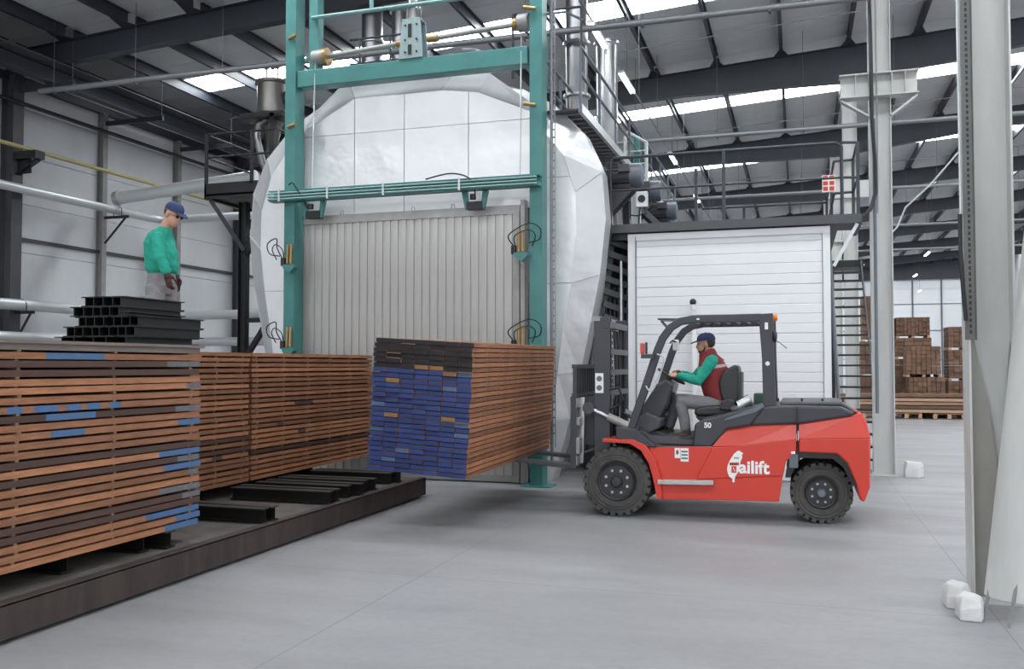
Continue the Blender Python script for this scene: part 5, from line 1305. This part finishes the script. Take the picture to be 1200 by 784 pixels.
for an in (anN, anF):
    b = B(); b.tube([an+V((.06,0,-.045)), an+V((.0,0,-.040)), an+V((-.08,0,-.052)), an+V((-.16,0,-.062)), an+V((-.20,0,-.066))], [.034,.046,.042,.038,.024], 12).tube([an+V((.01,0,.05)), an+V((.01,0,-.03))], .048, 12)
    b.box(an+V((-.20,-.04,-.100)), an+V((.075,.04,-.080)))
    remesh(b.build('shoe','boot',dv), .008, 3)
cap(dv, hc, hf, hs, hu, HK); eyes(dv, hc, hf, hs, hu, HK)
b = B(); b.ell(hc+(-hf*.034+hu*.022)*HK, (hs*.0805*HK, hf*.080*HK, hu*.072*HK)); remesh(b.build('hair','hair',dv), .008, 2)
b = B(); b.ell(hc-hu*.080+hf*.050, (hs*.054, hf*.055, hu*.038)); b.ell(hc+hf*.103-hu*.049, (hs*.030,hf*.009,hu*.007)); 
for q in (-1,1): b.tube([hc+hs*.073*q+hf*.0-hu*.02, hc+hs*.066*q+hf*.02-hu*.068, hc+hs*.038*q+hf*.068-hu*.10], [.010,.014,.014], 8)
remesh(b.build('beard','beard',dv), .006, 3)

# ---- worker standing on the lumber
HK = 1.14
wk = T('person', 'worker in green sweatshirt, grey trousers and navy cap standing on the lumber', 'person', (-7.2,8.95,2.03))
Yw = 8.95
hc = V((-7.034,8.950,3.622)); hf = V((.86,-.12,-.42)); hs = V((.12,1,0)); hu = V((.40,0,.9)); hs = hu.cross(hf).normalized(); hf = hs.cross(hu).normalized()
pel, wst, chs, nkb = V((-7.190,8.950,2.780)), V((-7.194,8.950,3.024)), V((-7.222,8.950,3.290)), V((-7.141,8.950,3.480))
shN, shF = V((-7.106,8.760,3.330)), V((-7.340,9.140,3.392))
elN, elF = V((-6.986,8.660,3.075)), V((-7.281,9.180,3.145))
wrN, wrF = V((-6.909,8.700,2.900)), V((-7.120,9.120,2.906))
ft = 2.03
hpN, hpF = pel+V((-.02,-.09,-.04)), pel+V((.02,.09,-.04))
knN, knF = V((pel.x+.03, pel.y-.11, ft+.50)), V((pel.x+.05, pel.y+.11, ft+.50))
anN, anF = V((pel.x-.02, pel.y-.12, ft+.09)), V((pel.x+.02, pel.y+.12, ft+.09))
b = B()
b.sweep([pel, wst, chs, nkb+V((-.02,0,-.03))], [(.15,.10),(.14,.10),(.17,.10),(.10,.07)], side_y)
b.sweep([nkb+V((-.02,0,-.05)), nkb+V((.005,0,.02)), hc-hu*.05-hf*.015], [(.066,.066),(.064,.066),(.062,.062)], side_y)
head(b, hc, hf, hs, hu, HK)
for sh, el, wr in ((shN,elN,wrN),(shF,elF,wrF)): b.tube([sh, el, wr], [.046,.038,.028], 12)
for hp_, kn, an in ((hpN,knN,anN),(hpF,knF,anF)): b.tube([hp_, kn, an], [.08,.055,.04], 12)
remesh(b.build('body','skin',wk), .0075, 5)
b = B()
b.sweep([wst+V((0,0,-.10)), wst+V((.0,0,-.055)), wst+V((.012,0,0)), wst.lerp(chs,.5)+V((.012,0,0)), chs, chs.lerp(nkb,.45)+V((-.01,0,0)), nkb+V((-.012,0,-.03)), nkb+V((-.002,0,.012))],
   [(.165,.135),(.19,.178),(.198,.190),(.205,.182),(.205,.165),(.185,.135),(.10,.088),(.066,.068)], side_y, 20)
for sh, el, wr in ((shN,elN,wrN),(shF,elF,wrF)):
    o = (-1 if sh is shN else 1)
    b.tube([sh+V((0,-o*.06,.02)), sh+V((0,o*.01,0)), sh.lerp(el,.4), sh.lerp(el,.8), el, el.lerp(wr,.45), el.lerp(wr,.86), wr.lerp(el,.05), wr.lerp(el,-.03)], [.07,.084,.080,.072,.068,.064,.056,.046,.042], 14)
remesh(b.build('sweatshirt','green',wk), .010, 4)
b = B()
b.sweep([pel+V((0,0,-.10)), pel, pel+V((0,0,.10)), pel+V((0,0,.16))], [(.165,.13),(.185,.165),(.175,.160),(.165,.150)], side_y, 18)
for hp_, kn, an in ((hpN,knN,anN),(hpF,knF,anF)):
    b.tube([hp_+V((0,0,.04)), hp_.lerp(kn,.4), kn, kn.lerp(an,.5), an+V((0,0,.03)), an], [.115,.110,.088,.080,.075,.072], 14)
b.box(hpN+V((-.11,-.145,-.30)), hpN+V((.05,-.095,-.12)))
b.box(hpN+V((-.12,-.145,-.13)), hpN+V((.06,-.085,-.09)))
remesh(b.build('trousers','trousers',wk), .011, 4)
for w_h, pd, nm in ((wrN,(.2,.9,-.1),'near'),(wrF,(.2,-.9,-.1),'far')):
    b = B(); hand(b, V(w_h), (.20,.0,-1), pd, (1,0,.1), .8, 1.22); b.tube([V(w_h)+V((-.01,0,.03)), V(w_h)+V((.01,0,-.05))], [.045,.040], 12)
    remesh(b.build('glove','glove',wk), .0075, 4)
for an in (anN, anF):
    b = B(); b.tube([an+V((-.07,0,-.045)), an+V((.0,0,-.040)), an+V((.09,0,-.050)), an+V((.17,0,-.055)), an+V((.20,0,-.058))], [.036,.048,.044,.038,.026], 12).tube([an+V((-.01,0,.05)), an+V((-.01,0,-.03))], .05, 12).box(an+V((-.08,-.04,-.088)), an+V((.20,.04,-.07)))
    remesh(b.build('shoe','boot',wk), .008, 3)
cap(wk, hc, hf, hs, hu, HK); eyes(wk, hc, hf, hs, hu, HK, glasses=True)
b = B(); b.ell(hc+(-hf*.040+hu*.020)*HK, (hs*.078*HK, hf*.074*HK, hu*.070*HK)); remesh(b.build('hair','hair',wk), .008, 2)
